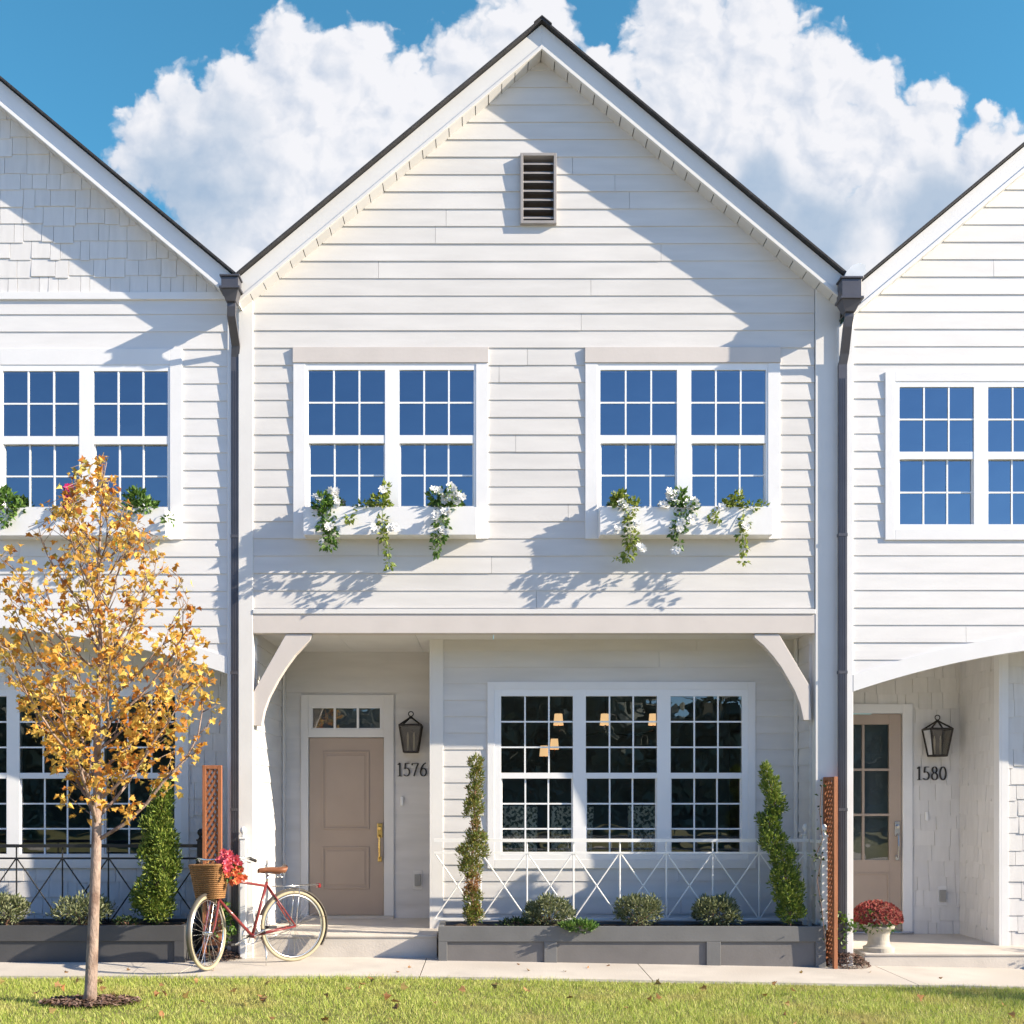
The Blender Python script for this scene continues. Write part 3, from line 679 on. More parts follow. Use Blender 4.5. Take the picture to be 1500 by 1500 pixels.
        for q in (-0.035, 0.035): MB().tube([(xc + q, yc, zb_ + 0.01), (xc + q, yc, zb_ + 0.19), (xc + q, yc, zb_ + 0.23)], [0.011, 0.011, 0.003], 8).build('candle', M['candle'], lo)
    nx = X(603.5, DE)
    if style == 'plain': nx -= 0.06
    lup = 0.135 if style == 'plain' else 0.0
    lantern(X(603.5, DE) - (0.055 if style == 'plain' else 0), Z(1045, DE) + lup, DE - 0.012)
    if style != 'shingle_gable':
        B(number('1576' if style == 'cream' else '1580', nx, Z(1137, DE) + lup, 0.155, DE - 0.012), 'house_number', 'number')
    bx = X(589, DE); B(MB().box(bx - 0.016, bx + 0.016, DE - 0.035, DE - 0.012, Z(1180, DE), Z(1167, DE)), 'doorbell', 'vinyl', bevel=0.005)
    px_ = X(612, DE); cvr = MB(); cvr.box(px_ - 0.055, px_ + 0.055, DE - 0.016, DE - 0.008, Z(1303, DE), Z(1275, DE)); 
    oc = B(cvr, 'outlet_cover', tr, bevel=0.003); MB().box(px_ - 0.035, px_ + 0.035, DE - 0.05, DE - 0.0165, Z(1300, DE) + 0.02, Z(1278, DE) - 0.02).build('flap', M['plate'], oc, bevel=0.004)
    # porch ceiling, floor
    cl = MB(); n = 7
    for i in range(n):
        a, b = xl + (xr - xl) * i / n + 0.002, xl + (xr - xl) * (i + 1) / n - 0.002; cl.box(a, b, 0.121, DE, zcl, zcl + 0.02)
    B(cl, 'porch_ceiling', tr)
    fl0 = xl if style != 'plain' else X(1265) - ox
    fl = MB(); fl.box(fl0 - (0.0 if style == 'plain' else 0.16), X(640), 0.0, DE + 0.1, ZF - 0.025, ZF); fl.box(fl0 - (0.0 if style == 'plain' else 0.16), X(640), 0.012, DE, -0.3, ZF - 0.0255)
    fl.box(fl0, xr, DL, DE + 0.1, -0.3, ZF - 0.03)
    if style == 'plain': fl.box(X(640) + 0.004, xr, 0.0, DL + 0.05, -0.3, ZF - 0.002)
    B(fl, 'porch_floor', 'step', bevel=0.006)
    return root

HM = house(0, 0, 0, 'cream lap sided townhouse with straight porch beam and brackets, numbered 1576', 'cream')
HLft = house(-6.13, 0.03, 0, 'white townhouse with staggered shingles in its gable, behind the golden maple', 'shingle_gable')
HR = house(6.13, -0.04, -0.18, 'bright white townhouse with arched porch and glazed door, numbered 1580', 'plain')

# downpipes belong to the house whose corner they run down
def downpipe(root, off, head, px, yp):
    ox, oy, oz = off
    f = MB(); hx0, hx1, hz0, hz1 = head
    y0, y1 = -0.33, -0.16
    f.box(hx0, hx1, y0, y1, hz0, hz1); f.box(hx0 - 0.02, hx1 + 0.02, y0 - 0.02, y1, hz0 - 0.025, hz0 - 0.001); f.box(hx0 - 0.015, hx1 + 0.015, y0 - 0.015, y1, hz1 + 0.001, hz1 + 0.02)
    xm = (hx0 + hx1) / 2; b = 0.05
    f.add([(hx0, y0, hz0 - 0.026), (hx1, y0, hz0 - 0.026), (hx1, y1, hz0 - 0.026), (hx0, y1, hz0 - 0.026), (xm - b, y0 + 0.04, hz0 - 0.13), (xm + b, y0 + 0.04, hz0 - 0.13), (xm + b, y1 - 0.02, hz0 - 0.13), (xm - b, y1 - 0.02, hz0 - 0.13)],
          [(0, 1, 5, 4), (1, 2, 6, 5), (2, 3, 7, 6), (3, 0, 4, 7), (4, 5, 6, 7)])
    z0 = hz0 - 0.12; hw_, hdp = 0.042, 0.021; zb = gz(px) + 0.02
    path = [(xm, -0.24, z0 + 0.02), (xm, -0.24, z0 - 0.05), (xm - 0.008, -0.215, z0 - 0.14), (px + 0.012, yp - 0.03, z0 - 0.36), (px, yp, z0 - 0.46), (px, yp, z0 - 0.6), (px, yp, zb)]
    p = MB()
    for i in range(len(path) - 1):
        (ax, ay, az), (bx, by, bz) = path[i], path[i + 1]
        q = lambda x, y, z: [(x - hw_, y - hdp, z), (x + hw_, y - hdp, z), (x + hw_, y + hdp, z), (x - hw_, y + hdp, z)]
        p.add(q(bx, by, bz) + q(ax, ay, az), [(0, 1, 5, 4), (1, 2, 6, 5), (2, 3, 7, 6), (3, 0, 4, 7)])
    for xx in (-0.021, 0.0, 0.021): p.box(px + xx - 0.004, px + xx + 0.004, yp - hdp - 0.004, yp - hdp - 0.0005, zb, z0 - 0.6)
    for zz in (4.3, 2.9, 1.5): p.box(px - hw_ - 0.004, px + hw_ + 0.004, yp - hdp - 0.006, yp + hdp + 0.012, zz, zz + 0.03)
    hd = f
    o = p.build('downpipe', M['pipe'], root, off=off)
    hd.build('conductor_head', M['pipe'], o, off=off, bevel=0.004)
downpipe(HM, (0, 0, 0), (X(325, -0.3), X(350, -0.3), Z(421, -0.3), Z(407, -0.3)), X(345, 0.0), 0.005)
downpipe(HR, (6.13, -0.04, -0.18), (X(1232, -0.3), X(1261, -0.3), Z(436, -0.3), Z(410, -0.3)), X(1234, -0.06), -0.058)
# flashing folded over the valley
fl = MB(); prof = [(X(1236, -0.3), Z(408, -0.3)), (X(1240, -0.3), Z(398, -0.3)), (X(1248, -0.3), Z(389, -0.3)), (X(1258, -0.3), Z(385, -0.3)), (X(1268, -0.3), Z(388, -0.3))]
fl.prism_y(prof + [(X(1268, -0.3), Z(398, -0.3)), (X(1262, -0.3), Z(408, -0.3))], -0.30, 0.3)
fl.build('valley_flashing', M['galv'], HR, off=(6.13, -0.04, -0.18), smooth=False)

# ------------------------------------------------------------------ planters, rails, trellises
def planter(label, x0, x1, y0, y1, ztop, panels, m, mp):
    root = thing('planter', label, 'planter', ((x0 + x1) / 2, y0, 0)); off = root.location[:]
    zb = min(gz(x0), gz(x1)) - 0.03
    f = MB(); t = 0.055
    zr0 = ztop - 0.155
    f.box(x0, x1, y0, y0 + 0.02, zr0, ztop)                       # top rail
    xs = [x0] + [q for p in panels for q in p] + [x1]
    for i in range(0, len(xs), 2): f.box(xs[i], xs[i + 1], y0, y0 + 0.02, zb, zr0 - 0.0005)
    f.box(x0, x0 + t, y0 + 0.0205, y1, zb, ztop - 0.001); f.box(x1 - t, x1, y0 + 0.0205, y1, zb, ztop - 0.001); f.box(x0 + t, x1 - t, y1 - t, y1, zb, ztop - 0.001)
    f.box(x0 + t, x1 - t, y0 + 0.0365, y0 + t, zb, ztop - 0.002)
    f.build('frame', m, root, bevel=0.004, off=off)
    for (a, b) in panels:
        MB().box(a - 0.01, b + 0.01, y0 + 0.021, y0 + 0.036, zb, zr0 + 0.005).build('panel', mp, root, off=off)
    s = MB(); nx = int((x1 - x0) / 0.08); ny = 6
    vs = [(x0 + t + (x1 - x0 - 2 * t) * i / nx, y0 + t + (y1 - y0 - 2 * t) * j / ny, ztop - 0.035 + random.uniform(-0.012, 0.02)) for j in range(ny + 1) for i in range(nx + 1)]
    s.add(vs, [(j * (nx + 1) + i, j * (nx + 1) + i + 1, (j + 1) * (nx + 1) + i + 1, (j + 1) * (nx + 1) + i) for j in range(ny) for i in range(nx)])
    s.build('soil', M['soil'], root, off=off)
    return root
PY = -0.20
pp = lambda a: X(a, PY)
planter('long mid grey panelled planter box below the white railing', pp(642), pp(1210), PY, 0.30, Z(1357, PY), [(pp(655), pp(797)), (pp(816), pp(1035)), (pp(1056), pp(1195))], M['planter'], M['planter_panel'])
PL = -0.36
planter('dark charcoal planter box below the black railing', X(-330, PL), X(270, PL), PL, 0.30, Z(1356, PL), [(X(-310, PL), X(-60, PL)), (X(-40, PL), X(255, PL))], M['planter_dark'], M['planter_dark'])
planter('grey planter box in front of the arched porch wall', 6.05, 9.4, -0.30, 0.30, 0.20, [(6.15, 7.2), (7.35, 8.3)], M['planter'], M['planter_panel'])

def railing(label, pts, zb, zt, m, bay, posts, finial=True):
    """pts: corner points (x,y); bays with crossed bars along every run"""
    root = thing('railing', label, 'railing', (pts[0][0], pts[0][1], zb)); off = root.location[:]
    z2 = zt - 0.13; rails = MB(); bars = MB()
    for i in range(len(pts) - 1):
        a, b = Vector((*pts[i], 0)), Vector((*pts[i + 1], 0)); d = (b - a); Ln = d.length; t = d.normalized(); n = max(1, round(Ln / bay))
        P = lambda s, z: tuple(a + t * s + Vector((0, 0, z)))
        for (z, r) in ((zt, 0.017), (z2, 0.010), (zb, 0.010)):
            q = t.cross(Vector((0, 0, 1))) * r
            A, Bq = Vector(P(0.0, z)), Vector(P(Ln, z)); u = Vector((0, 0, r))
            rails.add([A - q - u, Bq - q - u, Bq + q - u, A + q - u, A - q + u, Bq - q + u, Bq + q + u, A + q + u], [(3, 2, 1, 0), (4, 5, 6, 7), (0, 1, 5, 4), (1, 2, 6, 5), (2, 3, 7, 6), (3, 0, 4, 7)])
        for k in range(n + 1):
            s = Ln * k / n
            if 0 < k < n: bars.tube([P(s, zb + 0.011), P(s, zt - 0.018)], 0.0085, 6)
            if k < n:
                s1 = Ln * (k + 1) / n
                bars.tube([P(s + 0.012, zb + 0.012), P(s1 - 0.012, z2 - 0.011)], 0.0075, 6); bars.tube([P(s + 0.012, z2 - 0.011), P(s1 - 0.012, zb + 0.012)], 0.0075, 6)
    rails.build('rail', m, root, off=off); bars.build('lattice_bars', m, root, off=off)
    for (x, y, z0) in posts:
        p = MB().box(x - 0.028, x + 0.028, y - 0.028, y + 0.028, z0, zt + 0.05); p.box(x - 0.036, x + 0.036, y - 0.036, y + 0.036, zt + 0.051, zt + 0.07)
        po = p.build('post', m, root, off=off, bevel=0.003)
        f = MB().lathe([(0.001, 0), (0.026, 0.0), (0.016, 0.015), (0.014, 0.03), (0.028, 0.045), (0.033, 0.065), (0.026, 0.09), (0.012, 0.105), (0.001, 0.108)], (x, y, zt + 0.071), 14)
        f.build('finial', m, po, smooth=True, off=off)
    return root
RY = 0.22
rx1 = X(1180, RY)
railing('white iron railing of crossed bars over the mid grey planter', [(X(636, RY), RY), (rx1, RY), (X(1207, -0.13), -0.13)], Z(1346, RY), Z(1231, RY), M['white_iron'], 66.3 * S * 1.02,
        [(rx1, RY, 0.3), (X(1207, -0.13), -0.13, 0.3)])
bx1 = X(291, 0.05)
railing('black iron railing of crossed bars over the charcoal planter', [(X(-380, 0.12), 0.12), (bx1, 0.12)], Z(1353, 0.12), Z(1239, 0.12), M['black_iron'], 66.8 * S * 1.01, [(bx1, 0.12, 0.05)])
railing('short white iron railing end on beside the entry corner board', [(X(357, -0.05), -0.07), (X(371, 0.35) , 0.35)], ZF + 0.12, Z(1236, 0), M['white_iron'], 0.42, [(X(357, -0.05), -0.07, 0.0), (X(371, 0.35), 0.35, ZF)])

def trellis(label, loc, rz, w, h, lean=0.0):
    root = thing('trellis', label, 'trellis', loc, rz); root.rotation_euler = (0, lean, rz)
    f = MB(); b = 0.038
    f.box(-w / 2, -w / 2 + b, -0.02, 0.02, 0, h); f.box(w / 2 - b, w / 2, -0.02, 0.02, 0, h); f.box(-w / 2 + b, w / 2 - b, -0.019, 0.019, h - b, h - 0.001); f.box(-w / 2 + b, w / 2 - b, -0.019, 0.019, 0.12, 0.12 + b)
    f.build('frame', M['cedar'], root, bevel=0.003)
    i0, i1, z0, z1 = -w / 2 + b, w / 2 - b, 0.12 + b, h - b
    for sg, yy in ((1, -0.006), (-1, 0.006)):
        l = MB(); iw = i1 - i0; k = 1.55; st = 0.088; z = z0 - iw * k
        while z < z1:
            a, c = z, z + iw * k; A = [(i0, a), (i1, c)] if sg > 0 else [(i1, a), (i0, c)]
            (xa, za), (xb, zb) = A
            ta = max(0, (z0 - za) / (zb - za)); tb = min(1, (z1 - za) / (zb - za))
            if tb > ta:
                p = (xa + (xb - xa) * ta, za + (zb - za) * ta); q = (xa + (xb - xa) * tb, za + (zb - za) * tb); w2 = 0.011
                dx, dz = q[0] - p[0], q[1] - p[1]; ln = math.hypot(dx, dz) or 1; nx, nz = -dz / ln * w2, dx / ln * w2
                l.prism_y([(p[0] - nx, p[1] - nz), (q[0] - nx, q[1] - nz), (q[0] + nx, q[1] + nz), (p[0] + nx, p[1] + nz)], yy - 0.005, yy + 0.005)
            z += st
        l.build('lattice', M['cedar'], root)
    return root
trellis('cedar lattice trellis facing the street behind the bicycle basket', (X(311, -0.12), -0.12, 0.02), 0.0, 0.195, Z(1121, -0.12) - 0.02)
trellis('cedar lattice trellis seen edge on by the red chrysanthemum urn', (X(1219, -0.22), -0.16, gz(3.4) - 0.02), R(98), 0.25, Z(1138, -0.16) - gz(3.4) + 0.02, lean=0.0)

# ------------------------------------------------------------------ foliage
def leafmesh(mb, c, n, size, out=None, kind='leaf'):
    pass
MAPLE = [(0, 0), (0.18, 0.10), (0.42, -0.02), (0.36, 0.22), (0.60, 0.46), (0.30, 0.50), (0.20, 0.66), (0, 1.0), (-0.20, 0.66), (-0.30, 0.50), (-0.60, 0.46), (-0.36, 0.22), (-0.42, -0.02), (-0.18, 0.10)]
def put_leaf(mb, c, d, size, w=0.45, curl=0.25, shape='leaf'):
    d = Vector(d)
    if d.length < 1e-6: d = Vector((0, 0, 1))
    d.normalize(); s = d.cross(Vector((random.gauss(0, 1), random.gauss(0, 1), random.gauss(0, 1))))
    if s.length < 1e-6: s = d.orthogonal()
    s.normalize(); nrm = s.cross(d); c = Vector(c)
    if shape == 'leaf':
        mb.add([c, c + d * size * 0.45 + s * size * w * 0.5 + nrm * size * curl * 0.3, c + d * size + nrm * size * -curl * 0.3, c + d * size * 0.45 - s * size * w * 0.5 + nrm * size * curl * 0.3], [(0, 1, 2), (0, 2, 3)])
    elif shape == 'maple':
        f = lambda a, b: c + d * (b * size) + s * (a * size) + nrm * (size * curl * (abs(a) * 0.9 - (b - 0.4) ** 2))
        mb.add([f(*p) for p in MAPLE], [tuple(range(0, 8)), (0, 7, 8, 9, 10, 11, 12, 13)])
    else:   # needle spray
        mb.add([c, c + d * size * 0.6 + s * size * 0.13, c + d * size, c + d * size * 0.6 - s * size * 0.13], [(0, 1, 2, 3)])
def rand_dir():
    while True:
        v = Vector((random.uniform(-1, 1), random.uniform(-1, 1), random.uniform(-1, 1)))
        if 0.05 < v.length < 1: return v.normalized()
def clump(mb, c, r, n, size, shape='leaf', shell=0.45, upb=0.3, w=0.45):
    for _ in range(n):
        d = rand_dir(); q = shell + (1 - shell) * random.random() ** 0.6
        p = (c[0] + d.x * r[0] * q, c[1] + d.y * r[1] * q, c[2] + d.z * r[2] * q)
        put_leaf(mb, p, d + Vector((0, 0, upb)) + rand_dir() * 0.55, size * random.uniform(0.7, 1.25), w, shape=shape)
def flower(mb, c, size, n=7):
    f = Vector((random.uniform(-0.5, 0.5), -1, random.uniform(-0.1, 0.7))).normalized(); a = f.orthogonal().normalized(); b = f.cross(a); c = Vector(c); base = len(mb.v)
    for lay, (k, ti) in enumerate(((n, 0.35), (max(4, n - 2), 0.9))):
        for i in range(k):
            th = 2 * math.pi * i / k + lay * 0.4; d = a * math.cos(th) + b * math.sin(th) ; dd = (d + f * ti).normalized(); s = f.cross(d) * size * 0.36
            sz = size * (1.0 if lay == 0 else 0.7)
            mb.add([c, c + dd * sz * 0.55 + s, c + dd * sz, c + dd * sz * 0.55 - s], [(0, 1, 2, 3)])
def plant(name, label, cat, loc, parts, group=None):
    """parts: list of (part name, material, MB in world coords)"""
    root = thing(name, label, cat, loc, group=group)
    for (n, m, mb) in parts:
        if mb.v: mb.build(n, M[m], root, off=loc)
    return root
def strand(pts, r=0.003): return MB().tube(pts, r, 5)

# ---- window box plants.  Pixel outlines of each: clumps above the box, trailing clumps below
YB = -0.13
def boxplant(label, base_px, clumps, trail, flowers, leafm, fm='petal_white', n=210, group='trailing plants in the window boxes', yoff=0.0, s_leaf=0.055):
    y = YB + yoff; lv = MB(); fl = MB(); st = MB()
    bz = Z(757, y); loc = (X(base_px, y), y, bz)
    for (px, py, rx, ry) in clumps:
        yy = y - random.uniform(0.0, 0.05); c = (X(px, yy), yy, Z(py, yy)); k = max(12, int(n * rx * ry / 260))
        clump(lv, c, (rx * S, min(rx * S, 0.09), ry * S), k, s_leaf, shell=0.1, upb=0.2, w=0.6)
        st.tube([loc, ((loc[0] + c[0]) / 2, y, (loc[2] + c[2]) / 2 + 0.01), c], 0.0035, 5)
    prev = None
    for (px, py, rx, ry) in trail:
        yy = -0.215 - random.uniform(0, 0.03) + yoff * 0; c = (X(px, yy), yy, Z(py, yy)); k = max(6, int(n * rx * ry / 420))
        clump(lv, c, (rx * S, 0.04, ry * S), k, s_leaf * 0.95, shell=0.1, upb=-0.5, w=0.6)
        if prev is None: st.tube([(c[0], y, Z(752, y)), (c[0], -0.205, Z(747, -0.2)), c], 0.003, 5)
        elif math.hypot(prev[0] - c[0], prev[2] - c[2]) < 0.17: st.tube([prev, c], 0.003, 5)
        prev = c
    for (px, py, k, sp) in flowers:
        for _ in range(k):
            yy = (-0.20 if py < 752 else -0.265) - random.uniform(0, 0.03)
            flower(fl, (X(px + random.uniform(-sp, sp), yy), yy, Z(py + random.uniform(-sp, sp), yy)), random.uniform(0.040, 0.056))
    plant('trailing_plant', label, 'plant', loc, [('stem', 'leaf_green', st), ('foliage', leafm, lv), ('flowers', fm, fl)], group)
boxplant('white flowering trailer at the corner of the box nearest the black downpipe', 478, [(470, 740, 12, 16), (485, 735, 13, 14), (478, 752, 16, 10)], [(478, 768, 12, 12), (486, 785, 12, 10), (480, 797, 14, 7)], [(466, 727, 4, 5), (489, 722, 4, 5), (497, 738, 2, 4), (482, 772, 3, 6), (470, 792, 1, 3)], 'leaf_green')
boxplant('lime vine with hanging strand in the middle of the box left of the gable centre', 553, [(558, 735, 16, 9), (536, 742, 12, 7), (566, 715, 5, 10), (520, 752, 10, 6)], [(560, 765, 9, 12), (562, 785, 8, 10), (569, 806, 4, 10), (570, 825, 5, 9), (512, 758, 8, 6)], [(563, 720, 2, 5), (552, 776, 3, 6), (574, 772, 3, 5)], 'leaf_lime')
boxplant('bushy white flowering trailer at the end of the box left of the gable centre', 655, [(640, 728, 11, 12), (662, 730, 14, 14), (652, 745, 16, 9)], [(648, 765, 12, 12), (644, 785, 11, 12), (638, 805, 6, 10)], [(638, 716, 4, 5), (662, 718, 6, 7), (673, 730, 5, 6), (654, 731, 3, 6), (640, 755, 3, 6), (655, 752, 3, 5), (648, 774, 3, 6)], 'leaf_green')
boxplant('lime trailer hanging below the start of the box right of the gable centre', 915, [(908, 735, 12, 14), (926, 742, 12, 9), (904, 728, 7, 8)], [(922, 765, 10, 14), (924, 790, 11, 14), (920, 812, 9, 9), (902, 818, 5, 3)], [(912, 738, 2, 4), (905, 775, 3, 4), (932, 770, 3, 5), (938, 800, 3, 5)], 'leaf_lime')
boxplant('dense white flowering trailer in the middle of the box right of the gable centre', 1000, [(992, 735, 14, 14), (1008, 745, 16, 12), (996, 722, 9, 8)], [(998, 765, 12, 12), (988, 778, 8, 8), (995, 795, 5, 7)], [(985, 725, 5, 6), (1018, 735, 5, 6), (1005, 741, 3, 6), (974, 742, 2, 3), (1000, 770, 5, 8), (1012, 762, 2, 4), (991, 806, 2, 3)], 'leaf_green')
boxplant('thin lime vine at the end of the box beside the shadowed corner', 1085, [(1075, 738, 16, 8), (1100, 742, 14, 7), (1062, 745, 10, 7), (1079, 727, 7, 8), (1117, 741, 7, 4)], [(1090, 765, 8, 10), (1088, 785, 7, 12), (1090, 803, 6, 9), (1050, 757, 8, 6), (1042, 754, 7, 4), (1089, 822, 7, 4)], [(1057, 742, 1, 3), (1096, 772, 2, 5)], 'leaf_lime', n=170)
yo = 0.065
boxplant('green fern in the box behind the maple, by the picture edge', 12, [(10, 735, 16, 16), (25, 745, 12, 10), (5, 722, 8, 8)], [(8, 762, 9, 10)], [], 'leaf_green', group='plants in the box behind the maple')
boxplant('magenta flowered plant in the box behind the maple', 100, [(100, 745, 8, 10), (104, 728, 6, 12)], [], [(101, 718, 4, 5), (103, 730, 5, 5), (101, 742, 5, 5)], 'leaf_green', 'petal_magenta', group='plants in the box behind the maple')
boxplant('pale green leafy plant in the box behind the maple, nearest the wall corner', 203, [(200, 730, 16, 14), (215, 740, 12, 9), (192, 745, 10, 7)], [(246, 762, 8, 7), (182, 760, 6, 8), (178, 790, 5, 10)], [], 'leaf_green', group='plants in the box behind the maple')

# ---- shrubs standing in the planters
def column_shrub(label, clumps, y, lm, dens, sz, base, extra=None):
    lv = MB(); ex = MB(); st = MB(); loc = (X(base[0], y), y, Z(base[1], y)); sc = S * (1 + y / D)
    pts = [loc] + [(X(c[0], y), y, Z(c[1], y)) for c in reversed(clumps)]
    st.tube(pts, [0.014 * (1 - 0.8 * i / len(pts)) + 0.003 for i in range(len(pts))], 6)
    for c in clumps:
        k = int(dens * c[2] * c[3] / 10 * (c[4] if len(c) > 4 else 1)); cc = (X(c[0], y), y, Z(c[1], y)); r = (c[2] * sc, c[2] * sc * 0.9, c[3] * sc)
        clump(lv, cc, r, k, sz, 'leaf', 0.25, 0.75, 0.34)
        # tufts break the outline
        for _ in range(9):
            d = rand_dir(); p = (cc[0] + d.x * r[0] * random.uniform(0.85, 1.2), cc[1] + d.y * r[1] * 0.9, cc[2] + d.z * r[2] * 0.9)
            clump(lv, p, (r[0] * 0.26, r[0] * 0.26, r[0] * 0.5), max(5, k // 16), sz, 'leaf', 0.1, 0.9, 0.34)
    if extra:
        for c in extra: clump(ex, (X(c[0], y), y, Z(c[1], y)), (c[2] * sc, c[2] * sc * 0.9, c[3] * sc), int(dens * c[2] * c[3] / 10), sz, 'leaf', 0.2, 0.6, 0.34)
    plant('column_shrub', label, 'shrub', loc, [('stem', 'twig', st), ('foliage', lm, lv), ('dry_foliage', 'leaf_brown', ex)], 'upright shrubs in the planters')
column_shrub('lush upright shrub in the mid grey planter by the white corner post', [(1122, 1130, 7, 13), (1130, 1153, 12, 17), (1135, 1180, 13, 18), (1127, 1205, 16, 18), (1132, 1232, 17, 18), (1146, 1256, 17, 17), (1150, 1284, 20, 18), (1158, 1310, 20, 18), (1157, 1336, 18, 16)], -0.08, 'leaf_cypress', 24, 0.042, (1156, 1358))
column_shrub('thin patchy upright shrub with brown bare stretches, left of the triple window', [(697, 1117, 10, 10), (698, 1136, 10, 13), (696, 1158, 11, 14), (694, 1182, 14, 18), (697, 1208, 7, 10, 0.5), (699, 1226, 14, 10), (692, 1248, 20, 16), (690, 1270, 17, 13), (692, 1318, 12, 16), (692, 1340, 14, 14)], -0.02, 'leaf_patchy', 24, 0.036, (692, 1357), [(692, 1290, 11, 13), (696, 1210, 6, 10), (690, 1305, 11, 10), (694, 1335, 9, 14)])
column_shrub('broad upright shrub in the charcoal planter behind the maple trunk', [(238, 1160, 14, 16), (236, 1182, 18, 16), (230, 1204, 21, 18), (236, 1228, 24, 18), (232, 1250, 26, 18), (240, 1272, 25, 18), (230, 1295, 27, 18), (222, 1318, 24, 18), (230, 1336, 22, 14)], -0.02, 'leaf_cypress', 22, 0.046, (232, 1354))
def mound(label, px, py, rx, ry, y, lm, n=1900, sz=0.042, cat='shrub', name='shrub', group='low shrubs in the planters'):
    lv = MB(); st = MB(); loc = (X(px, y), y, Z(1357, y)); sc = S * (1 + y / D); c = (X(px, y), y, Z(py, y))
    for _ in range(16):
        d = rand_dir(); d.z = abs(d.z); e = (c[0] + d.x * rx * sc * 0.85, c[1] + d.y * rx * sc * 0.7, c[2] + (d.z * 1.2 - 0.3) * ry * sc)
        st.tube([loc, ((loc[0] + e[0]) / 2, (loc[1] + e[1]) / 2, (loc[2] + e[2]) / 2 + 0.01), e], [0.005, 0.004, 0.002], 5)
        clump(lv, e, (rx * sc * 0.34, rx * sc * 0.3, ry * sc * 0.42), n // 32, sz, 'leaf', 0.2, 0.7, 0.42)
    clump(lv, c, (rx * sc, rx * sc * 0.75, ry * sc), n // 2, sz, 'leaf', 0.35, 0.55, 0.42)
    plant(name, label, cat, loc, [('stem', 'twig', st), ('foliage', lm, lv)], group)
mound('round sage green shrub in the sun, under the sunlit part of the triple window', 805, 1337, 33, 22, 0.03, 'leaf_sage')
mound('round sage green shrub under the middle of the triple window', 936, 1334, 34, 22, 0.03, 'leaf_sage')
mound('round sage green shrub beside the lush upright shrub', 1049, 1336, 33, 21, 0.03, 'leaf_sage')
mound('sage green shrub in the charcoal planter, just beyond the maple trunk', 122, 1334, 42, 21, -0.10, 'leaf_sage')
mound('sage green shrub in the charcoal planter at the picture edge', 8, 1333, 32, 20, -0.10, 'leaf_sage')
mound('low dark spreading juniper between two sage shrubs, spilling over the planter edge', 848, 1357, 26, 7, -0.20, 'leaf_green', 900, 0.04, 'plant', 'juniper', 'low spreading plants in the planters')
mound('flat dark green ground plant left of the sunlit sage shrub', 755, 1353, 24, 6, 0.0, 'leaf_dark', 300, 0.04, 'plant', 'juniper', 'low spreading plants in the planters')
mound('flat dark green ground plant between the maple trunk and the broad upright shrub', 186, 1352, 18, 7, -0.12, 'leaf_dark', 240, 0.04, 'plant', 'juniper', 'low spreading plants in the planters')
mound('grey green shrub in the planter of the arched porch', 1630, 1370, 60, 34, 0.0, 'leaf_sage', 700)
# ivy on the ground by the trellises
def vine(label, pts, lm, n, sz, loc, y):
    st = MB(); lv = MB(); P = [(X(a, y), y - 0.02, Z(b, y)) for a, b in pts]
    st.tube(P, 0.004, 5)
    for i in range(len(P) - 1):
        for k in range(n):
            t = random.random(); p = [P[i][j] + (P[i + 1][j] - P[i][j]) * t + random.gauss(0, 0.025) for j in range(3)]
            put_leaf(lv, p, rand_dir() + Vector((0, -0.6, 0.1)), sz * random.uniform(0.7, 1.2), 0.8)
    plant('climbing_vine', label, 'vine', P[0], [('stem', 'twig', st), ('foliage', lm, lv)])
vine('young leafy vine on the ground behind the bicycle front wheel', [(333, 1384), (326, 1362), (338, 1345), (328, 1325), (335, 1338), (343, 1368)], 'leaf_green', 34, 0.05, None, -0.08)
vine('sparse dark vine climbing the white corner post beside the edge on trellis', [(1208, 1385), (1203, 1330), (1196, 1290), (1204, 1250), (1190, 1262), (1204, 1230), (1200, 1190), (1203, 1150)], 'leaf_dark', 7, 0.04, None, -0.24)
vine('leafy vine at the foot of the edge on trellis beside the urn', [(1232, 1392), (1236, 1362), (1230, 1338), (1240, 1352), (1248, 1362)], 'leaf_green', 22, 0.05, None, -0.05)

# ------------------------------------------------------------------ urn with chrysanthemum
uy = 0.13; ub = (X(1287, uy), uy, ZF - 0.18 + 0.0)
ub = (ub[0], ub[1], -0.18 + ZF - 0.001)
ur = thing('urn', 'pale stone pedestal urn on the corner of the arched porch slab', 'urn', ub)
k = 1.0
MB().lathe([(0.001, 0.0), (0.155, 0.0), (0.155, 0.045), (0.145, 0.05), (0.125, 0.06), (0.112, 0.08), (0.106, 0.12), (0.106, 0.16), (0.112, 0.19), (0.128, 0.22), (0.155, 0.245), (0.160, 0.262), (0.150, 0.27), (0.130, 0.268), (0.12, 0.23), (0.001, 0.23)], (0, 0, 0), 32).build('body', M['stone'], ur, smooth=False)
mm = MB(); ml = MB(); mc = (X(1284, uy), uy, ub[2] + 0.34)
for _ in range(520):
    d = rand_dir(); d.z = abs(d.z) * 1.1 - 0.18; d.normalize()
    flower(mm, (mc[0] + d.x * 0.25 * random.uniform(0.9, 1.03), mc[1] + d.y * 0.22, mc[2] + d.z * 0.17 * random.uniform(0.9, 1.06)), 0.026, 6)
clump(ml, (mc[0], mc[1], mc[2] - 0.02), (0.23, 0.2, 0.12), 500, 0.045, shell=0.5, upb=0.1)
plant('chrysanthemum', 'dome of dark red chrysanthemums filling the stone urn', 'flowers', mc, [('foliage', 'leaf_green', ml), ('flowers', 'petal_red', mm)])

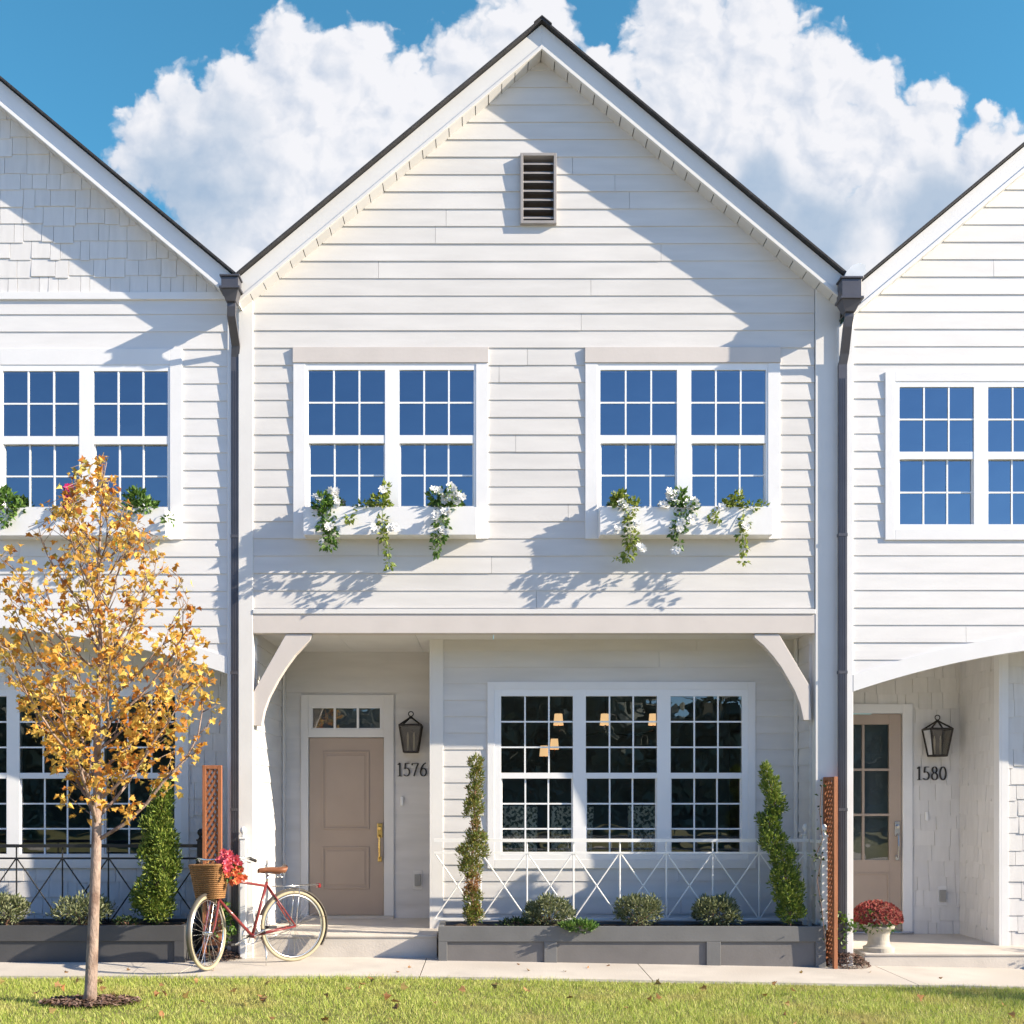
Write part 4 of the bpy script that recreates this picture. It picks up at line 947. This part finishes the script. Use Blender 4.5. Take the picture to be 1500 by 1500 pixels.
# ------------------------------------------------------------------ bicycle
rear = Vector((X(431, -0.27), -0.27, 0)); frontp = Vector((X(291, -0.66), -0.64, 0))
ang = R(180 + 35)
bike = thing('bicycle', 'old red bicycle with cream tyres and wicker basket parked on the walk', 'bicycle', (rear.x, rear.y, gz(rear.x) + 0.001), ang)
bike.rotation_euler = (R(3.0), 0, ang)
WB = 1.03; r = 0.352; RA = (0, 0, r)
def Bk(mb, n, m, p=None, **k): return mb.build(n, M[m], p or bike, **k)
axis = Vector((0.87, 0, 0.9)); steer = Matrix.Translation((-0.06, 0, 0)) @ Matrix.Translation(axis) @ Matrix.Rotation(R(41), 4, 'Z') @ Matrix.Translation(-axis)
def wheel(cx, mtx=None):
    t = MB().ring((cx, 0, r), (0, 1, 0), r - 0.016, 0.0165, 56, 10); rm = MB().ring((cx, 0, r), (0, 1, 0), r - 0.043, 0.009, 48, 6)
    sp = MB()
    for i in range(28):
        th = 2 * math.pi * i / 28; sd = 0.022 if i % 2 else -0.022; t2 = th + (0.5 if (i // 2) % 2 else -0.5)
        sp.tube([(cx + 0.02 * math.cos(t2), sd, r + 0.02 * math.sin(t2)), (cx + (r - 0.045) * math.cos(th), 0, r + (r - 0.045) * math.sin(th))], 0.0013, 4)
    rm.tube([(cx, -0.05, r), (cx, 0.05, r)], 0.012, 8); rm.tube([(cx, -0.032, r), (cx, 0.032, r)], 0.021, 12)
    for q in (t, rm, sp):
        if mtx: q.xf(mtx)
    w = Bk(rm, 'wheel', 'chrome', smooth=True); t.build('tyre', M['tyre_cream'], w, smooth=True); sp.build('spokes', M['chrome'], w)
wheel(0.0); wheel(WB, steer)
bb = (0.44, 0, 0.285); st_ = (0.275, 0, 0.80); ht = (0.775, 0, 0.90); hb = (0.815, 0, 0.70)
fr = MB(); fr.tube([bb, st_], 0.015, 10); fr.tube([(0.29, 0, 0.765), (0.785, 0, 0.86)], 0.013, 10); fr.tube([bb, hb], 0.0155, 10); fr.tube([ht, hb], 0.018, 10)
for sd in (-1, 1):
    fr.tube([(bb[0], 0.03 * sd, bb[2]), (0.0, 0.055 * sd, r)], 0.010, 8); fr.tube([(st_[0], 0.012 * sd, st_[2] - 0.03), (0.0, 0.055 * sd, r)], 0.009, 8)
fr.tube([(bb[0], -0.04, bb[2]), (bb[0], 0.04, bb[2])], 0.022, 12)
Bk(fr, 'frame', 'bike_red', smooth=True)
fk = MB()
for sd in (-1, 1): fk.tube([(0.875, 0.035 * sd, 0.71), (0.90, 0.045 * sd, 0.60), (WB - 0.05, 0.05 * sd, 0.42), (WB, 0.05 * sd, r)], [0.013, 0.013, 0.010, 0.008], 8)
fk.box(0.85, 0.905, -0.05, 0.05, 0.69, 0.725); fk.xf(steer); Bk(fk, 'fork', 'bike_red', smooth=False)
sd_ = MB(); prof = [(-0.14, 0.075, 0.02), (-0.12, 0.10, 0.0), (-0.06, 0.095, -0.005), (0.0, 0.06, 0.0), (0.07, 0.028, 0.004), (0.135, 0.018, 0.0), (0.15, 0.008, -0.01)]
n = 12; vs = []; fs = []
for (x, w, dz) in prof:
    for j in range(n):
        th = 2 * math.pi * j / n; vs.append((0.22 + x, w * math.cos(th), 0.925 + dz + (0.026 if math.sin(th) > 0 else 0.045) * math.sin(th) * (0.5 + 0.5 * min(1, w / 0.06))))
for i in range(len(prof) - 1):
    for j in range(n): fs.append((i * n + j, i * n + (j + 1) % n, (i + 1) * n + (j + 1) % n, (i + 1) * n + j))
fs.append(tuple(range(n))); fs.append(tuple((len(prof) - 1) * n + j for j in range(n))); sd_.add(vs, fs)
sa = Bk(sd_, 'saddle', 'leather', smooth=True)
sq = MB().tube([st_, (0.262, 0, 0.875)], 0.012, 10); 
for q in (-0.05, 0.05): sq.ring((0.13, q, 0.868), (0, 1, 0), 0.022, 0.005, 14, 6)
sq.tube([(0.10, -0.05, 0.885), (0.33, -0.012, 0.895)], 0.004, 6); sq.tube([(0.10, 0.05, 0.885), (0.33, 0.012, 0.895)], 0.004, 6)
sq.build('seat_post', M['chrome'], sa, smooth=True)
hbm = MB().tube([(0.835, 0, 0.90), (0.825, 0, 1.0), (0.86, 0, 1.03)], 0.012, 8)
hbm.tube([(0.60, -0.29, 1.02), (0.70, -0.28, 1.045), (0.82, -0.20, 1.055), (0.865, -0.08, 1.04), (0.865, 0.08, 1.04), (0.82, 0.20, 1.055), (0.70, 0.28, 1.045), (0.60, 0.29, 1.02)], 0.011, 8)
for q in (-1, 1): hbm.tube([(0.80, 0.20 * q, 1.04), (0.70, 0.25 * q, 1.01), (0.64, 0.265 * q, 1.0)], 0.005, 6)
hbm.xf(steer); ho = Bk(hbm, 'handlebar', 'chrome', smooth=True)
for q in (-1, 1): MB().tube([(0.585, 0.292 * q, 1.016), (0.69, 0.283 * q, 1.043)], 0.0165, 10).xf(steer).build('grip', M['rubber'], ho, smooth=True)
# wicker basket woven of stacked hoops
bk = MB(); cxk, bw = 0.965, 0.0
def hoop(z, t):
    a, b = 0.090 + 0.045 * t, 0.125 + 0.05 * t; pts = []
    for i in range(24):
        th = 2 * math.pi * i / 24; c_, s__ = math.cos(th), math.sin(th); e = 0.55
        pts.append((cxk + a * math.copysign(abs(c_) ** e, c_), b * math.copysign(abs(s__) ** e, s__), z))
    return pts + [pts[0]]
H0, H1 = 0.68, 0.99
for i in range(17):
    t = i / 16; bk.tube(hoop(H0 + (H1 - H0) * t, t), 0.0092 if i < 16 else 0.014, 6, cap=False)
for i in range(24):
    a, b = hoop(H0, 0)[i], hoop(H1, 1)[i]; bk.tube([a, b], 0.006, 5)
bot = hoop(H0, 0)[:-1]; bk.add(bot, [tuple(range(len(bot)))])
for q in (-0.06, 0.06): bk.tube([(0.86, q, 1.04), (0.93, q, 0.98)], 0.008, 6)
bk.xf(steer); Bk(bk, 'basket', 'wicker', smooth=True)
def fender(cx, a0, a1, mtx=None, name='fender'):
    f = MB(); n = 26; vs = []; fs = []
    for i in range(n + 1):
        th = R(a0 + (a1 - a0) * i / n)
        for j, (q, dr) in enumerate(((-0.026, -0.012), (-0.018, 0.0), (0, 0.006), (0.018, 0.0), (0.026, -0.012))):
            rr = r + 0.022 + dr; vs.append((cx + rr * math.cos(th), q, r + rr * math.sin(th)))
    for i in range(n):
        for j in range(4): fs.append((i * 5 + j, (i + 1) * 5 + j, (i + 1) * 5 + j + 1, i * 5 + j + 1))
    f.add(vs, fs)
    th = R(a0 + (a1 - a0) * 0.75)
    for q in (-1, 1): f.tube([(cx, 0.05 * q, r), (cx + (r + 0.015) * math.cos(th), 0.024 * q, r + (r + 0.015) * math.sin(th))], 0.0025, 5)
    if mtx: f.xf(mtx)
    Bk(f, name, 'fender_metal', smooth=True)
fender(0.0, 20, 215); fender(WB, -35, 120, steer)
rk = MB()
for q in (-0.06, -0.02, 0.02, 0.06): rk.tube([(0.20, q * 0.7, 0.755), (0.10, q, 0.755), (-0.26, q, 0.755)], 0.005, 6)
for x in (0.10, -0.08, -0.26): rk.tube([(x, -0.06, 0.755), (x, 0.06, 0.755)], 0.005, 6)
for q in (-0.062, 0.062): rk.tube([(-0.05, q, 0.75), (0.0, q, r)], 0.005, 6)
ro = Bk(rk, 'rear_rack', 'chrome', smooth=True); rf = MB().box(-0.30, -0.27, -0.035, 0.035, 0.72, 0.765); rf.build('reflector', M['reflector'], ro, bevel=0.01)
ck = MB().ring((bb[0], -0.045, bb[2]), (0, 1, 0), 0.085, 0.006, 32, 6); ck.tube([(bb[0], -0.05, bb[2]), (bb[0] + 0.15, -0.065, bb[2] - 0.08)], 0.009, 8); ck.tube([(bb[0], 0.05, bb[2]), (bb[0] - 0.15, 0.065, bb[2] + 0.08)], 0.009, 8)
for i in range(5):
    th = 2 * math.pi * i / 5; ck.tube([(bb[0], -0.045, bb[2]), (bb[0] + 0.085 * math.cos(th), -0.045, bb[2] + 0.085 * math.sin(th))], 0.006, 6)
ck.tube([(bb[0], -0.045, bb[2] + 0.085), (0, -0.045, r + 0.035)], 0.004, 5); ck.tube([(bb[0], -0.045, bb[2] - 0.085), (0, -0.045, r - 0.035)], 0.004, 5)
co = Bk(ck, 'crank', 'chrome', smooth=True)
for (x, q, z) in ((bb[0] + 0.15, -0.11, bb[2] - 0.08), (bb[0] - 0.15, 0.11, bb[2] + 0.08)): MB().box(x - 0.045, x + 0.045, q - 0.045, q + 0.045, z - 0.012, z + 0.012).build('pedal', M['rubber'], co, bevel=0.005)
Bk(MB().tube([(0.36, 0.03, 0.27), (0.33, 0.08, 0.12), (0.36, 0.135, 0.0)], 0.007, 8), 'kickstand', 'chrome', smooth=True)
# bouquet lying in the basket
bm_ = bpy.context.view_layer.update() or bike.matrix_world
bc = bm_ @ (steer @ Vector((0.96, 0.05, 1.05)))
f1, f2, lf = MB(), MB(), MB()
for _ in range(30): flower(f1, (bc.x + 0.12 + random.gauss(0, 0.055), bc.y - 0.02 + random.gauss(0, 0.05), bc.z - 0.05 + random.gauss(0, 0.05)), 0.047, 8)
for _ in range(16): flower(f2, (bc.x + 0.22 + random.gauss(0, 0.035), bc.y - 0.02 + random.gauss(0, 0.04), bc.z - 0.15 + random.gauss(0, 0.035)), 0.04, 7)
clump(lf, (bc.x + 0.13, bc.y, bc.z - 0.10), (0.12, 0.08, 0.09), 110, 0.06, shell=0.2, w=0.5)
plant('flower_bouquet', 'pink and coral flowers lying in the wicker bicycle basket', 'flowers', tuple(bc), [('foliage', 'leaf_green', lf), ('pink_flowers', 'petal_pink', f1), ('coral_flowers', 'petal_coral', f2)])

# ------------------------------------------------------------------ maple
def maple(label, bx, by, seed, height=4.35, leaves=2600, name='maple_tree', hidden=False):
    rs = random.Random(seed); st0 = random.getstate(); random.seed(seed)
    zb = gz(bx) - 0.03; root = thing(name, label, 'tree', (bx, by, zb))
    tr = MB(); tw = MB(); lv = MB(); tips = []
    H = height
    trunk = [Vector((0, 0, 0)), Vector((0.01, 0, 0.12)), Vector((0.03, 0.0, 0.6)), Vector((0.05, 0.01, 1.2)), Vector((0.065, 0.0, 1.7)), Vector((0.06, 0, 2.2)), Vector((0.085, 0.02, 2.9)), Vector((0.07, 0, 3.5)), Vector((0.10, 0, 4.0)), Vector((0.10, 0, H))]
    tr.tube(trunk, [0.062, 0.049, 0.043, 0.039, 0.036, 0.027, 0.018, 0.012, 0.007, 0.003], 14)
    def at(z):
        for i in range(len(trunk) - 1):
            if trunk[i].z <= z <= trunk[i + 1].z:
                t = (z - trunk[i].z) / (trunk[i + 1].z - trunk[i].z); return trunk[i].lerp(trunk[i + 1], t)
        return trunk[-1]
    def halfw(z):     # crown half width by height
        pts = [(1.35, 0.35), (1.65, 0.78), (2.0, 0.84), (2.4, 0.88), (2.9, 0.82), (3.3, 0.70), (3.65, 0.52), (3.9, 0.28), (4.1, 0.13), (4.4, 0.04)]
        for (a, wa), (b, wb) in zip(pts, pts[1:]):
            if a <= z <= b: return wa + (wb - wa) * (z - a) / (b - a)
        return 0.04
    nb = 34
    for i in range(nb):
        f = i / (nb - 1); z0 = 1.32 + (f ** 1.05) * 2.3
        az_ = i * 2.39996 + rs.uniform(-0.4, 0.4); L_ = (1.62 - 0.85 * f) * rs.uniform(0.8, 1.12); spread = rs.uniform(0.52, 0.84) * (1.0 - 0.22 * f)
        p = at(z0).copy(); pts = [p.copy()]; seg = 7
        for k in range(seg):
            up = 0.55 + 0.65 * k / seg
            d = Vector((math.cos(az_) * spread, math.sin(az_) * spread, up)); d.normalize(); d += Vector((rs.gauss(0, 0.10), rs.gauss(0, 0.10), rs.gauss(0, 0.05)))
            q = p + d * L_ / seg
            rad = math.hypot(q.x - 0.02, q.y); hw = halfw(q.z)
            if rad > hw: q.x = 0.02 + (q.x - 0.02) * hw / rad; q.y *= hw / rad
            p = q; pts.append(p.copy())
        r0 = 0.0165 * (1 - 0.55 * f)
        tw.tube(pts, [r0 * (1 - 0.82 * k / seg) for k in range(seg + 1)], 7)
        for k in range(1, seg + 1):
            for _ in range(2 if k < seg else 3):
                a2 = az_ + rs.uniform(-1.5, 1.5); l2 = rs.uniform(0.12, 0.34) * (1 - 0.35 * f)
                b0 = pts[k]; d = Vector((math.cos(a2) * 0.8, math.sin(a2) * 0.8, rs.uniform(0.3, 1.0))).normalized()
                m1 = b0 + d * l2 * 0.5 + Vector((0, 0, 0.01)); e = b0 + d * l2 + Vector((0, 0, 0.03))
                rad = math.hypot(e.x - 0.02, e.y); hw = halfw(e.z) * 1.06
                if rad > hw: e.x = 0.02 + (e.x - 0.02) * hw / rad; e.y *= hw / rad
                tw.tube([b0, m1, e], [0.0045, 0.003, 0.0015], 5)
                tips += [m1, e, e]
    for k in range(12):
        z = rs.uniform(3.4, H - 0.1); p = at(z); e = p + Vector((rs.uniform(-0.12, 0.12), rs.uniform(-0.1, 0.1), rs.uniform(0.1, 0.28))); tw.tube([p, e], [0.004, 0.0015], 5); tips += [e, e]
    per = leaves / len(tips)
    for t in tips:
        dens = 1.3 if t.z < 2.5 else (0.85 if t.z < 3.1 else 0.55)
        if rs.random() < 0.30: continue
        k = int(per * dens * rs.uniform(0.6, 1.9))
        for _ in range(k):
            c = t + Vector((rs.gauss(0, 0.042), rs.gauss(0, 0.042), rs.gauss(-0.01, 0.042)))
            put_leaf(lv, c, Vector((rs.uniform(-0.8, 0.8), rs.uniform(-0.8, 0.8), rs.uniform(-1.0, 0.35))), rs.uniform(0.032, 0.068), curl=rs.uniform(0.0, 1.0), shape='maple')
    tr.build('trunk', M['bark'], root, smooth=True); tw.build('branches', M['bark'], root, smooth=True); lv.build('crown', M['maple'], root)
    random.setstate(st0); return root
TX, TY = X(131, -2.47), -2.47
maple('slender maple with golden autumn leaves on the lawn', TX, TY, 5, leaves=5600)
maple('golden maple further along the lawn, beyond the picture', 11.8, -3.6, 9, height=4.0, leaves=4200)

# ------------------------------------------------------------------ mulch, fallen leaves, grass
def chips(name, label, fn, n, size, m):
    mb = MB()
    for _ in range(n):
        x, y, z = fn(); a = random.uniform(0, math.pi); tl = random.uniform(-0.5, 0.5); l, w = size * random.uniform(0.5, 1.3), size * random.uniform(0.2, 0.4)
        d = Vector((math.cos(a), math.sin(a), tl)) * l / 2; s = Vector((-math.sin(a), math.cos(a), random.uniform(-0.4, 0.4))) * w / 2; c = Vector((x, y, z))
        mb.add([c - d - s, c + d - s, c + d + s, c - d + s], [(0, 1, 2, 3)])
    return tag(mb.build(name, m), label, name.replace('_', ' '), kind='stuff')
def heap(cx, cy, rx, ry, h):
    def f():
        while True:
            u, v = random.uniform(-1, 1), random.uniform(-1, 1)
            if u * u + v * v < 1: break
        x, y = cx + u * rx, cy + v * ry
        return (x, y, gz(x) + 0.008 + h * (1 - u * u - v * v) + random.uniform(-0.008, 0.012))
    return f
chips('mulch', 'brown wood mulch heaped between the mid grey planter and the arched porch slab', heap(X(1240, -0.1), -0.02, 0.25, 0.26, 0.13), 1500, 0.035, M['mulch'])
chips('mulch', 'brown wood mulch on the ground under the bicycle beside the entry step', heap(X(318, -0.05), -0.02, 0.27, 0.30, 0.07), 1300, 0.035, M['mulch'])
chips('mulch', 'ring of mulch and dry leaves round the foot of the maple', heap(TX - 0.0, TY + 0.02, 0.40, 0.22, 0.015), 1100, 0.045, M['mulch'])

def lawn_grass():
    n = 210000
    x = rng.uniform(-7.5, 8.5, n); y = rng.uniform(-4.25, WY + 0.03, n)
    keep = ((x - TX) / 0.36) ** 2 + ((y - TY) / 0.20) ** 2 > rng.uniform(0.6, 1.1, n); x, y = x[keep], y[keep]; n = len(x)
    z = gz_np(x) - 0.03
    patch = np.sin(x * 2.1 + 1.3 * np.sin(y * 3.7)) * np.sin(y * 5.3 + 1.7 * np.sin(x * 1.3)) 
    h = rng.uniform(0.022, 0.052, n) * (1 + 0.30 * patch)
    a = rng.uniform(0, 2 * np.pi, n); w = rng.uniform(0.0022, 0.0042, n); lean = rng.uniform(0.1, 0.95, n) * h
    la = rng.uniform(0, 2 * np.pi, n)
    V = np.empty((n, 3, 3))
    V[:, 0] = np.stack([x - np.cos(a) * w, y - np.sin(a) * w, z], 1); V[:, 1] = np.stack([x + np.cos(a) * w, y + np.sin(a) * w, z], 1)
    V[:, 2] = np.stack([x + np.cos(la) * lean, y + np.sin(la) * lean, z + h], 1)
    me = bpy.data.meshes.new('grass'); me.vertices.add(n * 3); me.vertices.foreach_set('co', V.reshape(-1)); me.loops.add(n * 3); me.loops.foreach_set('vertex_index', np.arange(n * 3, dtype=np.int32))
    me.polygons.add(n); me.polygons.foreach_set('loop_start', np.arange(0, n * 3, 3, dtype=np.int32)); me.update(calc_edges=True)
    g = mat('grass_blade', (0.14, 0.17, 0.03), 0.6, ramp=[(0.25, 0.36, 0.035), (0.40, 0.50, 0.08), (0.57, 0.57, 0.17), (0.32, 0.44, 0.06), (0.66, 0.61, 0.26), (0.28, 0.40, 0.05)], transl=0.35, c2=(0.52, 0.43, 0.17), scale=2.6, c2lo=0.52, c2hi=0.78)
    me.materials.append(g); o = newobj('grass', me); tag(o, 'mown yellowing green grass covering the lawn', 'grass', kind='stuff')
lawn_grass()
fl = MB()
for _ in range(95):
    x, y = random.uniform(-6, 7), random.uniform(-3.6, WY - 0.05)
    if random.random() < 0.4: x, y = random.gauss(TX + 1.0, 1.4), random.uniform(-3.4, -1.3)
    put_leaf(fl, (x, y, gz(x) + random.uniform(0.0, 0.022)), (random.gauss(0, 1), random.gauss(0, 1), random.uniform(-0.1, 0.25)), random.uniform(0.045, 0.08), curl=0.4, shape='maple')
for _ in range(14):
    x = random.uniform(-4, 5); put_leaf(fl, (x, random.uniform(-1.1, -0.3), gz(x) + 0.006), (random.gauss(0, 1), random.gauss(0, 1), 0.1), 0.04, curl=0.4, shape='maple')
tag(fl.build('fallen_leaves', M['leaf_brown']), 'dry brown maple leaves scattered over the lawn and walk', 'leaves', kind='stuff')

# ------------------------------------------------------------------ inside the dining room, seen through the triple window
def chandelier(label, lamps, y, zc):
    xs = [X(a, y) for a, b in lamps]; root = thing('chandelier', label, 'lamp', (sum(xs) / len(xs), y, zc)); off = root.location[:]
    f = MB(); xm = off[0]; zz = Z(lamps[0][1], y)
    f.tube([(xm, y, Z(1005, y)), (xm, y, zz - 0.16)], 0.012, 8)
    for a, b in lamps:
        x, z = X(a, y), Z(b, y); f.tube([(xm, y, z - 0.15), ((x + xm) / 2, y, z - 0.20), (x, y, z - 0.14), (x, y, z - 0.07)], 0.009, 6)
    f.build('arms', M['bronze'], root, off=off)
    for a, b in lamps:
        x, z = X(a, y), Z(b, y); MB().lathe([(0.062, -0.07), (0.048, 0.07)], (x, y, z), 16).build('lamp_shade', M['shade'], root, smooth=True, off=off)
chandelier('chandelier with three lit cream shades inside the triple window', [(818, 1054), (886, 1054), (957, 1054)], 2.2, Z(1010, 2.2))
chandelier('small low pendant with two amber shades inside the triple window', [(797, 1100), (812, 1090)], 3.4, Z(1040, 3.4))
def chair(label, x, y, rz):
    root = thing('dining_chair', label, 'chair', (x, y, 0.525), rz, 'patterned dining chairs behind the glass')
    MB().box(-0.23, 0.23, -0.23, 0.23, 0.40, 0.49).build('seat', M['pattern'], root, bevel=0.02)
    b = MB(); b.add([(-0.23, 0.18, 0.50), (0.23, 0.18, 0.50), (0.23, 0.25, 0.50), (-0.23, 0.25, 0.50), (-0.24, 0.25, 1.02), (0.24, 0.25, 1.02), (0.24, 0.31, 1.02), (-0.24, 0.31, 1.02)], [(3, 2, 1, 0), (4, 5, 6, 7), (0, 1, 5, 4), (1, 2, 6, 5), (2, 3, 7, 6), (3, 0, 4, 7)])
    b.build('backrest', M['pattern'], root, bevel=0.02)
    for sx in (-0.2, 0.2):
        for sy in (-0.2, 0.2): MB().box(sx - 0.02, sx + 0.02, sy - 0.02, sy + 0.02, 0, 0.40).build('leg', M['wood_dark'], root)
chair('floral dining chair nearest the sunlit side of the triple window', X(760, 1.2), 1.2, R(172))
chair('floral dining chair next to the middle mullion inside the triple window', X(832, 1.25), 1.25, R(186))
chair('floral dining chair behind the middle sash of the triple window', X(945, 1.6), 1.6, R(180))
tb = thing('dining_table', 'dining table with slate blue top inside the triple window', 'table', (X(890, 2.1), 2.1, 0.525))
MB().box(-0.75, 0.75, -0.42, 0.42, 0.74, 0.78).build('tabletop', M['table'], tb, bevel=0.008)
for sx in (-0.65, 0.65):
    for sy in (-0.33, 0.33): MB().box(sx - 0.03, sx + 0.03, sy - 0.03, sy + 0.03, 0, 0.739).build('leg', M['wood_dark'], tb)

# ------------------------------------------------------------------ far side of the street, mirrored in the glass: a dark belt of trees
bl = MB(); random.seed(3)
topz = lambda x: 7.2 + 1.5 * math.sin(x * 0.45) + 0.8 * math.sin(x * 1.3 + 1)
for j in range(3):
    n = 92; y = -37.2 - j * 1.5; xs = [-46 + i for i in range(n + 1)]
    vs = [(x, y + random.uniform(-0.6, 0.6), 0.0 if k == 0 else (topz(x) - 0.5) * k / 5 + random.uniform(-0.3, 0.3)) for k in range(6) for x in xs]
    bl.add(vs, [(k * (n + 1) + i, k * (n + 1) + i + 1, (k + 1) * (n + 1) + i + 1, (k + 1) * (n + 1) + i) for k in range(5) for i in range(n)])
for _ in range(9000):
    x = random.uniform(-46, 46); z = random.random() ** 0.8 * topz(x); y = -36 + random.uniform(-1.5, 1.0)
    put_leaf(bl, (x, y, z), rand_dir(), random.uniform(0.35, 0.8), 0.8)
tag(bl.build('tree_belt', mat('evergreen_mass', (0.20, 0.22, 0.20), 0.9, 0.4, 0.6)), 'dark belt of trees across the street mirrored in the glass', 'trees', kind='stuff')
